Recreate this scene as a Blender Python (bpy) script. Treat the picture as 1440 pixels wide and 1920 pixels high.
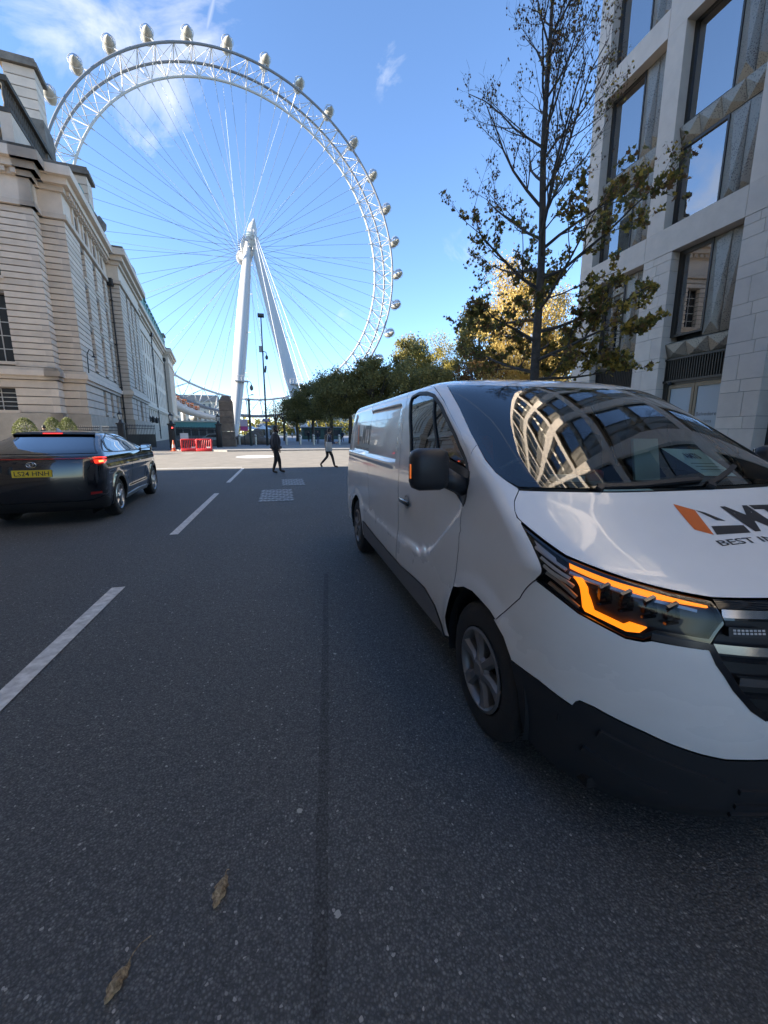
import bpy, bmesh, math, random
import numpy as np
from mathutils import Vector, Matrix
from mathutils.geometry import delaunay_2d_cdt
R=math.radians; PI=math.pi
scene=bpy.context.scene
for o in list(bpy.data.objects): bpy.data.objects.remove(o)
COL=scene.collection

# ---------------------------------------------------------------- camera, sky, sun, exposure
YAW=.243; PITCH=.1885
cam_d=bpy.data.cameras.new('camera'); cam=bpy.data.objects.new('camera',cam_d); COL.objects.link(cam)
cam_d.sensor_fit='VERTICAL'; cam_d.sensor_height=36; cam_d.lens=775/1920*36; cam_d.clip_start=.02; cam_d.clip_end=5000
cam.location=(0,0,1.5); cam.rotation_euler=(PI/2-PITCH,0,-YAW); scene.camera=cam
SUN_EL=R(19.5); SUN_AZ=R(-92.0)           # azimuth measured clockwise from +Y: the sun stands to the left
to_sun=Vector((math.sin(SUN_AZ)*math.cos(SUN_EL),math.cos(SUN_AZ)*math.cos(SUN_EL),math.sin(SUN_EL)))
sd=bpy.data.lights.new('sun','SUN'); sd.energy=4.4; sd.angle=R(.5); sd.color=(1,.90,.76)
sun=bpy.data.objects.new('sun',sd); COL.objects.link(sun); sun.rotation_euler=to_sun.to_track_quat('Z','Y').to_euler(); sun.location=(-60,0,60)
scene.view_settings.view_transform='Standard'; scene.view_settings.look='None'; scene.view_settings.gamma=1; scene.view_settings.exposure=2.25
scene.cycles.use_denoising=True; scene.cycles.max_bounces=8; scene.cycles.transparent_max_bounces=24; scene.cycles.caustics_reflective=False; scene.cycles.caustics_refractive=False
scene.cycles.sample_clamp_indirect=6

def world():
    w=bpy.data.worlds.new('World'); scene.world=w; w.use_nodes=True; nt=w.node_tree; N=nt.nodes; L=nt.links; N.clear()
    def nd(t,**k):
        n=N.new(t)
        for a,b in k.items():
            if a in n.inputs: n.inputs[a].default_value=b
            else: setattr(n,a,b)
        return n
    def mth(op,a,b=None,c=None,clamp=False):
        n=N.new('ShaderNodeMath'); n.operation=op; n.use_clamp=clamp
        for i,v in enumerate((a,b,c)):
            if v is None: continue
            if isinstance(v,(int,float)): n.inputs[i].default_value=v
            else: L.new(v,n.inputs[i])
        return n.outputs[0]
    def vm(op,a,b):
        n=N.new('ShaderNodeVectorMath'); n.operation=op
        for i,v in enumerate((a,b)):
            if isinstance(v,tuple): n.inputs[i].default_value=v
            else: L.new(v,n.inputs[i])
        return n
    sky=nd('ShaderNodeTexSky'); sky.sky_type='NISHITA'; sky.sun_disc=False; sky.sun_elevation=SUN_EL; sky.sun_rotation=SUN_AZ
    sky.air_density=.76; sky.dust_density=.1; sky.ozone_density=3.6; sky.altitude=0
    tc=nd('ShaderNodeTexCoord'); D=tc.outputs['Generated']
    # thin clouds: fibrous noise, gathered round a few drifts plus a faint scatter everywhere
    mp=nd('ShaderNodeMapping'); L.new(D,mp.inputs[0]); mp.inputs['Scale'].default_value=(1,1,1.5); mp.inputs['Rotation'].default_value=(0,0,.3)
    n1=nd('ShaderNodeTexNoise',Scale=5.5,Detail=9.0,Roughness=.60,Distortion=.9); L.new(mp.outputs[0],n1.inputs['Vector'])
    n2=nd('ShaderNodeTexNoise',Scale=2.4,Detail=3.0,Roughness=.5); L.new(mp.outputs[0],n2.inputs['Vector'])
    total=None
    for c,r,k in CLOUDS:
        dist=vm('DISTANCE',D,tuple(c)).outputs['Value']
        m=mth('MULTIPLY',mth('SUBTRACT',1.0,mth('DIVIDE',dist,r),clamp=True),k)
        total=m if total is None else mth('MAXIMUM',total,m)
    gen=mth('MULTIPLY',mth('SUBTRACT',n2.outputs[0],.60,clamp=True),1.2)
    tot=mth('MAXIMUM',total,gen)
    cl=mth('MULTIPLY',mth('SUBTRACT',n1.outputs[0],mth('SUBTRACT',.70,mth('MULTIPLY',tot,.36)),clamp=True),2.9,clamp=True)
    cl=mth('MULTIPLY',cl,mth('MULTIPLY',tot,2.6,clamp=True))
    # condensation trail
    a=mth('ABSOLUTE',vm('DOT_PRODUCT',D,tuple(TRAIL_N)).outputs['Value'])
    tr=mth('SUBTRACT',1.0,mth('DIVIDE',a,.0042),clamp=True)
    along=mth('SUBTRACT',vm('DOT_PRODUCT',D,tuple(TRAIL_T)).outputs['Value'],TRAIL_C)
    tr=mth('MULTIPLY',mth('MULTIPLY',tr,mth('MULTIPLY',along,60.0,clamp=True)),.38)
    cl=mth('MAXIMUM',cl,tr)
    cl=mth('MULTIPLY',cl,.85)
    mix=nd('ShaderNodeMix'); mix.data_type='RGBA'; L.new(cl,mix.inputs[0]); L.new(sky.outputs[0],mix.inputs[6]); mix.inputs[7].default_value=(2.9,2.95,3.05,1)
    bg=nd('ShaderNodeBackground',Strength=.095); L.new(mix.outputs[2],bg.inputs[0]); out=nd('ShaderNodeOutputWorld'); L.new(bg.outputs[0],out.inputs[0])
CLOUDS=[((-.1904,.7827,.5926),.20,.95),((-.2747,.7947,.5413),.13,.85),((-.1196,.7846,.6083),.15,.9),((-.1464,.8382,.5253),.15,1.0),((-.10,.836,.540),.11,.9),((-.185,.857,.480),.085,.75),
        ((.1988,.7662,.6111),.085,.72),((.0331,.9753,.2184),.07,.85),((.1417,.957,.253),.06,.75),((.3793,.8552,.3532),.09,.35),((.0537,.931,.3611),.06,.4),((-.2436,.7561,.6074),.18,.8),((-.75,.6,.3),.35,.8),((.8,.45,.4),.3,.6),((.3,-.8,.5),.4,.8)]
TRAIL_N=(-.9076,-.3072,.2861); TRAIL_T=(.4113,-.5144,.7525); TRAIL_C=0.0
world()

# ---------------------------------------------------------------- helpers
MATS={}
def srgb(r,g,b):
    f=lambda c:(c/255/12.92 if c/255<=.04045 else ((c/255+.055)/1.055)**2.4)
    return (f(r),f(g),f(b))
def mat(name,col=(.5,.5,.5),rough=.6,metal=0,var=0,scale=3,bump=0,bscale=None,spec=.5,emit=None,es=1,coat=0,trans=0,col2=None,detail=5,alpha=None,sheen=0):
    if name in MATS: return MATS[name]
    m=bpy.data.materials.new(name); m.use_nodes=True; nt=m.node_tree; b=nt.nodes['Principled BSDF']; N=nt.nodes; L=nt.links
    b.inputs['Base Color'].default_value=(*col,1); b.inputs['Roughness'].default_value=rough; b.inputs['Metallic'].default_value=metal
    b.inputs['Specular IOR Level'].default_value=spec; b.inputs['Coat Weight'].default_value=coat; b.inputs['Coat Roughness'].default_value=.03
    b.inputs['Transmission Weight'].default_value=trans
    if emit: b.inputs['Emission Color'].default_value=(*emit,1); b.inputs['Emission Strength'].default_value=es
    if var or bump:
        tc=N.new('ShaderNodeTexCoord'); no=N.new('ShaderNodeTexNoise'); no.inputs['Scale'].default_value=scale; no.inputs['Detail'].default_value=detail; no.inputs['Roughness'].default_value=.65
        L.new(tc.outputs['Object'],no.inputs['Vector'])
        if var:
            mx=N.new('ShaderNodeMix'); mx.data_type='RGBA'; mr=N.new('ShaderNodeMapRange'); mr.inputs[1].default_value=.3; mr.inputs[2].default_value=.7
            L.new(no.outputs[0],mr.inputs[0]); L.new(mr.outputs[0],mx.inputs[0])
            c2=col2 if col2 else tuple(c*(1+var) for c in col); c1=col if col2 else tuple(c*(1-var) for c in col)
            mx.inputs[6].default_value=(*c1,1); mx.inputs[7].default_value=(*c2,1); L.new(mx.outputs[2],b.inputs['Base Color'])
        if bump:
            nb=no
            if bscale:
                nb=N.new('ShaderNodeTexNoise'); nb.inputs['Scale'].default_value=bscale; nb.inputs['Detail'].default_value=4; L.new(tc.outputs['Object'],nb.inputs['Vector'])
            bp=N.new('ShaderNodeBump'); bp.inputs['Strength'].default_value=bump; bp.inputs['Distance'].default_value=.02; L.new(nb.outputs[0],bp.inputs['Height']); L.new(bp.outputs[0],b.inputs['Normal'])
    MATS[name]=m; return m
def glassmat(name,tint=(.8,.9,.88),rough=.0,refl=1.0,ior=1.5,base=None):
    """thin pane: tinted see-through plus fresnel mirror"""
    if name in MATS: return MATS[name]
    m=bpy.data.materials.new(name); m.use_nodes=True; nt=m.node_tree; N=nt.nodes; L=nt.links; N.clear()
    o=N.new('ShaderNodeOutputMaterial'); mx=N.new('ShaderNodeMixShader'); fr=N.new('ShaderNodeFresnel'); fr.inputs[0].default_value=ior
    gl=N.new('ShaderNodeBsdfGlossy'); gl.inputs['Roughness'].default_value=rough; gl.inputs['Color'].default_value=(refl,refl,refl,1)
    if base: tr=N.new('ShaderNodeBsdfDiffuse'); tr.inputs['Color'].default_value=(*base,1)
    else: tr=N.new('ShaderNodeBsdfTransparent'); tr.inputs['Color'].default_value=(*tint,1)
    ma=N.new('ShaderNodeMath'); ma.operation='MULTIPLY_ADD'; ma.inputs[1].default_value=1.6; ma.inputs[2].default_value=.02; ma.use_clamp=True
    L.new(fr.outputs[0],ma.inputs[0]); L.new(ma.outputs[0],mx.inputs[0]); L.new(tr.outputs[0],mx.inputs[1]); L.new(gl.outputs[0],mx.inputs[2]); L.new(mx.outputs[0],o.inputs[0])
    MATS[name]=m; return m

ROOT={}   # object -> (location, rotz) of its root
def _tag(o,label,cat,group=None,kind=None):
    if label: o['label']=label
    if cat: o['category']=cat
    if group: o['group']=group
    if kind: o['kind']=kind
    return o
def thing(name,label,cat,loc=(0,0,0),rz=0,group=None,kind=None):
    o=bpy.data.objects.new(name,None); COL.objects.link(o); o.location=loc; o.rotation_euler=(0,0,rz); o.empty_display_size=.2
    ROOT[o.name]=(Vector(loc),rz); return _tag(o,label,cat,group,kind)
class MB:
    """collects geometry for ONE mesh; add() takes vertex and face lists"""
    def __init__(s): s.v=[]; s.f=[]; s.mi=[]; s.cur=0
    def add(s,v,f):
        n=len(s.v); s.v+= [tuple(p) for p in v]; s.f+= [tuple(i+n for i in q) for q in f]; s.mi+=[s.cur]*len(f); return s
    def box(s,x0,x1,y0,y1,z0,z1):
        return s.add([(x0,y0,z0),(x1,y0,z0),(x1,y1,z0),(x0,y1,z0),(x0,y0,z1),(x1,y0,z1),(x1,y1,z1),(x0,y1,z1)],[(0,3,2,1),(4,5,6,7),(0,1,5,4),(1,2,6,5),(2,3,7,6),(3,0,4,7)])
    def cbox(s,c,h,M=None,b=0):
        """box of half sizes h round c, optional 3x3 matrix, chamfer b"""
        x,y,z=h
        if b:
            pts=[];X=(x,y,z)
            bm=bmesh.new(); bmesh.ops.create_cube(bm,size=2)
            for v in bm.verts: v.co=Vector((v.co.x*x,v.co.y*y,v.co.z*z))
            bmesh.ops.bevel(bm,geom=bm.edges[:]+bm.verts[:],offset=b,segments=2,affect='EDGES',profile=.5)
            bm.verts.ensure_lookup_table(); bm.verts.index_update()
            vs=[v.co.copy() for v in bm.verts]; fs=[tuple(v.index for v in f.verts) for f in bm.faces]; bm.free()
        else:
            vs=[Vector(p) for p in [(-x,-y,-z),(x,-y,-z),(x,y,-z),(-x,y,-z),(-x,-y,z),(x,-y,z),(x,y,z),(-x,y,z)]]; fs=[(0,3,2,1),(4,5,6,7),(0,1,5,4),(1,2,6,5),(2,3,7,6),(3,0,4,7)]
        c=Vector(c)
        return s.add([tuple((M@v if M else v)+c) for v in vs],fs)
    def tube(s,pts,r,n=8,caps=True):
        pts=[Vector(p) for p in pts]; rs=r if isinstance(r,(list,tuple)) else [r]*len(pts)
        base=len(s.v); V=[];Fc=[]; up=None
        for i,p in enumerate(pts):
            t=(pts[min(i+1,len(pts)-1)]-pts[max(i-1,0)]).normalized()
            if up is None: up=Vector((0,0,1)) if abs(t.z)<.9 else Vector((1,0,0))
            a=t.cross(up)
            if a.length<1e-6: a=t.orthogonal()
            a.normalize(); b=a.cross(t).normalized(); up=b
            for k in range(n):
                q=2*PI*k/n; V.append(p+(a*math.cos(q)+b*math.sin(q))*rs[i])
        for i in range(len(pts)-1):
            for k in range(n):
                k2=(k+1)%n; Fc.append((i*n+k,i*n+k2,(i+1)*n+k2,(i+1)*n+k))
        if caps: Fc.append(tuple(range(n-1,-1,-1))); Fc.append(tuple((len(pts)-1)*n+k for k in range(n)))
        return s.add(V,Fc)
    def lathe(s,prof,c=(0,0,0),n=24,axis='z',a0=0,a1=2*PI,M=None):
        V=[];Fc=[];full=abs(a1-a0-2*PI)<1e-6; m=n if full else n+1; c=Vector(c)
        for (r,h) in prof:
            for k in range(m):
                q=a0+(a1-a0)*k/n; p=(r*math.cos(q),r*math.sin(q),h)
                if axis=='x': p=(p[2],p[0],p[1])
                elif axis=='y': p=(p[0],p[2],p[1])
                p=Vector(p); V.append((M@p if M else p)+c)
        for i in range(len(prof)-1):
            for k in range(n):
                k2=(k+1)%m; Fc.append((i*m+k,i*m+k2,(i+1)*m+k2,(i+1)*m+k))
        return s.add(V,Fc)
    def prism(s,poly,z0,z1):
        n=len(poly); V=[(x,y,z0) for x,y in poly]+[(x,y,z1) for x,y in poly]
        return s.add(V,[tuple(range(n-1,-1,-1)),tuple(range(n,2*n))]+[(i,(i+1)%n,n+(i+1)%n,n+i) for i in range(n)])
    def xform(s,f):
        s.v=[tuple(f(Vector(p))) for p in s.v]; return s
    def quad(s,a,b,c,d): return s.add([a,b,c,d],[(0,1,2,3)])
    def mesh(s,name,mats,smooth=False):
        me=bpy.data.meshes.new(name); me.from_pydata(s.v,[],s.f)
        for m in (mats if isinstance(mats,(list,tuple)) else [mats]): me.materials.append(m)
        if any(s.mi): me.polygons.foreach_set('material_index',s.mi)
        if smooth: me.polygons.foreach_set('use_smooth',[True]*len(me.polygons))
        me.update(); return me
def obj(name,mb,m,parent=None,smooth=False,world=True,fix=False,auto=None):
    """link mb as ONE mesh object. With a parent and world=True the vertices are world coordinates."""
    if parent is not None and world:
        loc,rz=ROOT[parent.name]; Mi=Matrix.Rotation(-rz,3,'Z'); mb.xform(lambda p:Mi@(p-loc))
    me=mb.mesh(name,m,smooth)
    if fix:
        bm=bmesh.new(); bm.from_mesh(me); bmesh.ops.remove_doubles(bm,verts=bm.verts,dist=1e-5); bmesh.ops.recalc_face_normals(bm,faces=bm.faces); bm.to_mesh(me); bm.free()
    if auto is not None:
        me.polygons.foreach_set('use_smooth',[True]*len(me.polygons)); sharp_by_angle(me,auto)
    o=bpy.data.objects.new(name,me); COL.objects.link(o)
    if parent is not None: o.parent=parent; ROOT[o.name]=ROOT[parent.name]
    else: ROOT[o.name]=(Vector((0,0,0)),0)
    return o
def sharp_by_angle(me,ang):
    bm=bmesh.new(); bm.from_mesh(me)
    for e in bm.edges:
        if len(e.link_faces)!=2 or e.calc_face_angle(0)>ang: e.smooth=False
    bm.to_mesh(me); bm.free()
def copy_tree(o,parent=None):
    c=o.copy(); COL.objects.link(c); c.parent=parent; ROOT[c.name]=ROOT.get(o.name,(Vector((0,0,0)),0))
    for ch in list(o.children): copy_tree(ch,c)
    return c
def struct(name,mb,m,parent=None,**k):
    o=obj(name,mb,m,parent,**k)
    if parent is None: o['kind']='structure'
    return o
def text_mesh(body,size=1,bold=0.0,extrude=0.0):
    """flat lettering as (verts, faces) in its own xy plane, from Blender's built-in font"""
    cu=bpy.data.curves.new('t','FONT'); cu.body=body; cu.size=size; cu.offset=bold; cu.extrude=extrude; cu.resolution_u=3
    o=bpy.data.objects.new('t',cu); COL.objects.link(o); dg=bpy.context.evaluated_depsgraph_get(); me=bpy.data.meshes.new_from_object(o.evaluated_get(dg))
    v=[tuple(p.co) for p in me.vertices]; f=[tuple(p.vertices) for p in me.polygons]
    bpy.data.objects.remove(o); bpy.data.curves.remove(cu); bpy.data.meshes.remove(me); return v,f
# ---------------------------------------------------------------- lofted vehicle bodies
class Loft:
    """body skin swept from horizontal rings. Row: z, front y, half width, nose depth, rear y, tail depth. S(s,v): s 0 front centre .. 1 side start .. 2 side end .. 3 rear centre, sign = side"""
    def __init__(L,rows,xc,nf=2.4,nr=3.2,disp=None,narrow=.012):
        L.T=np.array(rows,float); L.n=len(rows); L.xc=xc; L.nf=nf; L.nr=nr; L.disp=disp; L.narrow=narrow
        d=np.diff(L.T,axis=0); m=np.zeros_like(L.T)
        for i in range(1,L.n-1):
            a,b=d[i-1],d[i]; m[i]=np.where(a*b>0,2*a*b/np.where(a+b==0,1,a+b),0)
        m[0]=d[0]; m[-1]=d[-1]; L.M=m
    def row(L,v):
        v=np.clip(np.asarray(v,float),0,L.n-1.0001); i=v.astype(int); t=(v-i)[...,None]
        return (2*t**3-3*t**2+1)*L.T[i]+(t**3-2*t**2+t)*L.M[i]+(-2*t**3+3*t**2)*L.T[i+1]+(t**3-t**2)*L.M[i+1]
    def S(L,sg,v,raw=False):
        sg=np.asarray(sg,float); s=np.abs(sg); r=L.row(v); z,yF,w,D,yR,DR=[r[...,k] for k in range(6)]
        a=np.clip(s,0,1)*PI/2; c=np.abs(np.cos(a)); q=np.abs(np.sin(a))
        uf=w*q**(2/L.nf); yf=yF+D*(1-c**(2/L.nf))
        t=np.clip(s-1,0,1); ys=yF+D+(yR-DR-yF-D)*t; us=w*(1-L.narrow*t*t)
        b=np.clip(s-2,0,1)*PI/2; ur=w*(1-L.narrow)*np.abs(np.cos(b))**(2/L.nr); yr=yR-DR+DR*np.abs(np.sin(b))**(2/L.nr)
        u=np.where(s<=1,uf,np.where(s<=2,us,ur)); y=np.where(s<=1,yf,np.where(s<=2,ys,yr))
        if L.disp is not None and not raw: u=u+L.disp(s,y,z+0*u)
        return np.stack([L.xc+np.sign(sg)*u,y,z+0*u],-1)
    def normal(L,sg,v):
        e=2e-3; sg=np.asarray(sg,float); v=np.clip(np.asarray(v,float),e,L.n-1-2*e)
        n=np.cross(L.S(sg+e,v)-L.S(sg-e,v),L.S(sg,v+e)-L.S(sg,v-e)); n/=np.maximum(np.linalg.norm(n,axis=-1,keepdims=True),1e-9); return n
    def param(L,p):   # near-isometric flat chart
        s,v=p; a=abs(s); q=1.1*min(a,1)+3.6*max(0,min(a,2)-1)+1.0*max(0,a-2); return (math.copysign(q,s),v*.1)
    def unparam(L,X):
        a=np.abs(X[:,0]); s=np.where(a<1.1,a/1.1,np.where(a<4.7,1+(a-1.1)/3.6,2+(a-4.7)/1.0)); return np.copysign(s,X[:,0]),X[:,1]*10
def _inpoly(P,poly):
    x,y=P[:,0],P[:,1]; ins=np.zeros(len(P),bool); n=len(poly)
    for i in range(n):
        x1,y1=poly[i]; x2,y2=poly[(i+1)%n]
        c=((y1>y)!=(y2>y)); 
        if abs(y2-y1)<1e-12: continue
        ins^=c&(x<(x2-x1)*(y-y1)/(y2-y1)+x1)
    return ins
def chart_mesh(L,poly,holes=(),sp=.03,inset=.0025,off=0.0,raw=False):
    """triangulate an outline given in (s,v) and lift it to the skin. returns verts, faces, normals, boundary loops (indices)"""
    V=[];E=[];loops=[]; polysP=[]
    for pi,pl in enumerate([poly]+list(holes)):
        q=[L.param(p) for p in pl]; pts=[]
        for i in range(len(q)):
            a,b=np.array(q[i]),np.array(q[(i+1)%len(q)]); k=max(1,int(np.linalg.norm(b-a)/(sp*.8)))
            for j in range(k): pts.append(a+(b-a)*j/k)
        pts=np.array(pts)
        if inset:
            area=.5*np.sum(pts[:,0]*np.roll(pts[:,1],-1)-np.roll(pts[:,0],-1)*pts[:,1]); sgn=1 if area>0 else -1
            if pi>0: sgn=-sgn
            s,v=L.unparam(pts); e=1e-3
            T=np.roll(pts,-1,0)-np.roll(pts,1,0); T/=np.maximum(np.linalg.norm(T,axis=1,keepdims=True),1e-9)
            Nn=np.stack([-T[:,1],T[:,0]],1)*sgn
            s2,v2=L.unparam(pts+Nn*e); d=np.linalg.norm(L.S(s2,v2,True)-L.S(s,v,True),axis=1)/e
            pts=pts+Nn*(inset/np.clip(d,.3,5))[:,None]
        n0=len(V); V+=[tuple(p) for p in pts]; E+=[(n0+i,n0+(i+1)%len(pts)) for i in range(len(pts))]; loops.append(list(range(n0,n0+len(pts)))); polysP.append(pts)
    P0=polysP[0]; lo=P0.min(0); hi=P0.max(0)
    gx=np.arange(lo[0]+sp/2,hi[0],sp); gy=np.arange(lo[1]+sp*.4,hi[1],sp*.8)
    if len(gx) and len(gy):
        G=np.stack(np.meshgrid(gx,gy),-1).reshape(-1,2); m=_inpoly(G,P0)
        for h in polysP[1:]: m&=~_inpoly(G,h)
        G=G[m]
        B=np.array(V)
        if len(G):
            keep=np.ones(len(G),bool)
            for k in range(0,len(G),2000):
                dd=((G[k:k+2000,None]-B[None])**2).sum(-1).min(1); keep[k:k+2000]=dd>(sp*.35)**2
            V+= [tuple(p) for p in G[keep]]
    r=delaunay_2d_cdt([Vector(p) for p in V],E,[],0,1e-7)
    ov=np.array([tuple(p) for p in r[0]]); tri=[tuple(t) for t in r[2]]
    orig=r[3]
    cen=np.array([ov[list(t)].mean(0) for t in tri]); m=_inpoly(cen,P0)
    for h in polysP[1:]: m&=~_inpoly(cen,h)
    tri=[t for t,k in zip(tri,m) if k]
    s,v=L.unparam(ov); X=L.S(s,v,raw); Nn=L.normal(s,v)
    mapv={}
    for ni,ol in enumerate(orig):
        for o_ in ol: mapv[o_]=ni
    lp=[[mapv[i] for i in l if i in mapv] for l in loops]
    # outward normals
    cx=np.array([L.xc,L.T[:,4].max()*.5+L.T[:,1].min()*.5,.9]); sg=np.sign(((X-cx)*Nn).sum(-1)); sg=np.where(np.median(sg)>=0,1,-1); Nn=Nn*sg
    X=X+Nn*off
    a,b,c=X[[t[0] for t in tri]],X[[t[1] for t in tri]],X[[t[2] for t in tri]]
    fn=np.cross(b-a,c-a); ok=(fn*Nn[[t[0] for t in tri]]).sum(-1)>0
    tri=[t if k else (t[0],t[2],t[1]) for t,k in zip(tri,ok)]
    return X,tri,Nn,lp
def skin(L,name,poly,m,parent,holes=(),sp=.03,inset=.0025,off=0.0,flange=.012,thick=0,raw=False,mirror_side=False,gap=None):
    if mirror_side: poly=[(-s,v) for s,v in poly]; holes=[[(-s,v) for s,v in h] for h in holes]
    X,tri,Nn,lp=chart_mesh(L,poly,holes,sp,inset,off,raw)
    used=sorted({i for t in tri for i in t}); re={o_:k for k,o_ in enumerate(used)}
    mb=MB(); mb.add(X[used].tolist(),[tuple(re[i] for i in t) for t in tri]); nrm=[tuple(Nn[i]) for i in used]
    if flange:
        for l in lp:
            l=[i for i in l if i in re]
            A=[X[i] for i in l]; B=[X[i]-Nn[i]*flange for i in l]; n=len(l); k0=len(mb.v)
            mb.cur=1 if gap else 0; mb.add([tuple(p) for p in A]+[tuple(p) for p in B],[(i,(i+1)%n,n+(i+1)%n,n+i) for i in range(n)])
            for i in range(n):
                t=A[(i+1)%n]-A[i-1]; q=np.cross(t,Nn[l[i]]); q=q/max(np.linalg.norm(q),1e-9); nrm.append(tuple(q))
            nrm+=nrm[-n:]
    o=obj(name,mb,[m,gap] if gap else m,parent); me=o.data
    me.polygons.foreach_set('use_smooth',[True]*len(me.polygons))
    me.normals_split_custom_set_from_vertices([Vector(n) for n in nrm])
    return o
def strip(L,name,pts,wd,m,parent,off=.003,closed=False,thick=.006):
    """raised band of width wd (m) following a curve given in (s,v)"""
    mb=MB(); band(L,mb,pts,wd,off,closed,thick); return obj(name,mb,m,parent,auto=R(40))
def band(L,mb,pts,wd,off=.003,closed=False,thick=.006,sp=.03):
    q=[np.array(L.param(p)) for p in pts]; P=[]
    for i in range(len(q)-(0 if closed else 1)):
        a,b=q[i],q[(i+1)%len(q)]; k=max(1,int(np.linalg.norm(b-a)/sp))
        P+=[a+(b-a)*j/k for j in range(k)]
    if not closed: P.append(q[-1])
    P=np.array(P); s,v=L.unparam(P); X=L.S(s,v); N=L.normal(s,v); cx=np.array([L.xc,(L.T[:,4].max()+L.T[:,1].min())/2,.9]); N*=1 if np.median(np.sign(((X-cx)*N).sum(-1)))>=0 else -1
    n=len(X); T=np.roll(X,-1,0)-np.roll(X,1,0)
    if not closed: T[0]=X[1]-X[0]; T[-1]=X[-1]-X[-2]
    T/=np.maximum(np.linalg.norm(T,axis=1,keepdims=True),1e-9); Sd=np.cross(T,N)
    A=X+Sd*wd/2+N*off; B=X-Sd*wd/2+N*off; A2=A-N*thick; B2=B-N*thick
    m_=n if closed else n-1; F=[]
    for i in range(m_):
        j=(i+1)%n; F+=[(i,j,n+j,n+i),(2*n+i,2*n+j,j,i),(n+i,n+j,3*n+j,3*n+i)]
    if not closed: F+=[(0,n,3*n,2*n),(n-1,3*n-1,4*n-1,2*n-1)]
    mb.add(np.concatenate([A,B,A2,B2]).tolist(),F)
def inner_shell(L,m,parent,keep,off=.03,ns=160,nv=60):
    sg=np.linspace(-2.999,2.999,ns); v=np.linspace(0,L.n-1.01,nv); g,h=np.meshgrid(sg,v,indexing='ij'); X=L.S(g,h,True); N=L.normal(g,h)
    cx=np.array([L.xc,(L.T[:,4].max()+L.T[:,1].min())/2,.9]); sg_=np.sign(((X-cx)*N).sum(-1,keepdims=True)); X=X-N*np.where(sg_==0,1,sg_)*off
    mb=MB(); F=[]
    for i in range(ns-1):
        for j in range(nv-1):
            c=(X[i,j]+X[i+1,j+1])/2
            if keep(c,h[i,j]): F.append((i*nv+j,(i+1)*nv+j,(i+1)*nv+j+1,i*nv+j+1))
    mb.add(X.reshape(-1,3).tolist(),F); return obj('inner_body',mb,m,parent)
def wheel(parent,c,r,w,side,spokes,m_tyre,m_rim,m_dark,rim_r,style,name='wheel'):
    """wheel with its axle along x; side -1: outer face towards -x. c is the centre of the OUTER face"""
    cx,cy,cz=c; sx=side
    root=None
    mb=MB(); s=r/.335
    prof=[(rim_r,-.02),(rim_r+.012,-.004),(rim_r+.05*s,.002),(r-.035,-.004),(r-.012,-.016),(r-.002,-.034),(r,-.06),(r,-w+.06),(r-.012,-w+.02),(rim_r,-w)]
    mb.lathe([(a,h*sx*1.0) for a,h in prof],c,48,'x')
    # tread blocks: shallow grooves read from shading of raised lugs
    for k in range(64):
        a=2*PI*k/64
        for (h0,h1,o) in ((-.05,-.085,0),(-.1,-.14,.03),(-.155,-.19,.06)):
            a0=a+o; a1=a+o+.06
            q=[]
            for hh in (h0,h1):
                for aa in (a0,a1): q.append((cx+sx*hh,cy+(r+.004)*math.cos(aa),cz+(r+.004)*math.sin(aa)))
            q2=[(p[0],cy+(p[1]-cy)*(r-.004)/(r+.004),cz+(p[2]-cz)*(r-.004)/(r+.004)) for p in q]
            mb.add(q+q2,[(0,1,3,2),(0,4,5,1),(1,5,7,3),(3,7,6,2),(2,6,4,0)])
    tyre=obj(name,mb,m_tyre,parent,auto=R(35))
    mb=MB()
    mb.lathe([(rim_r+.004,0*sx),(rim_r-.012,.006*sx),(rim_r-.022,-.004*sx),(rim_r-.03,-.03*sx),(rim_r-.035,-.10*sx)],c,48,'x')
    hub=.058 if style=='van' else .07
    mb.lathe([(0.001,.012*sx),(hub*.6,.012*sx),(hub*.75,.004*sx),(hub,.0*sx),(hub+.012,-.02*sx)],c,24,'x')
    for k in range(spokes):
        a=2*PI*(k+.25)/spokes
        if style=='van': secs=[(hub*.8,.026,.006),(rim_r*.5,.027,-.006),(rim_r*.74,.033,-.002),(rim_r-.012,.052,.002)]
        else: secs=[(hub*.8,.026,.0),(rim_r*.55,.022,-.012),(rim_r-.01,.034,-.002)]
        subs=[0] if style=='van' else [-.16,.16]
        for da in subs:
            V=[];F=[]
            for (rr,hw,dx) in secs:
                aa=a+da*(rr/rim_r)
                ca,sa=math.cos(aa),math.sin(aa)
                for (t,dd) in ((-hw,-.018),(-hw*.55,0),(hw*.55,0),(hw,-.018),(hw*.9,-.05),(-hw*.9,-.05)):
                    V.append((cx+sx*(dx+dd),cy+rr*ca-t*sa,cz+rr*sa+t*ca))
            n=6
            for i in range(len(secs)-1):
                for q in range(n): F.append((i*n+q,i*n+(q+1)%n,(i+1)*n+(q+1)%n,(i+1)*n+q))
            F.append(tuple(range(n))); F.append(tuple((len(secs)-1)*n+q for q in range(n)))
            mb.add(V,F)
    obj('rim',mb,m_rim,tyre,auto=R(30),fix=True)
    mb=MB(); mb.lathe([(.001,-.062*sx),(rim_r-.03,-.062*sx),(rim_r-.03,-.16*sx)],c,32,'x'); obj('brake_disc',mb,m_dark,tyre)
    return tyre
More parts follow.
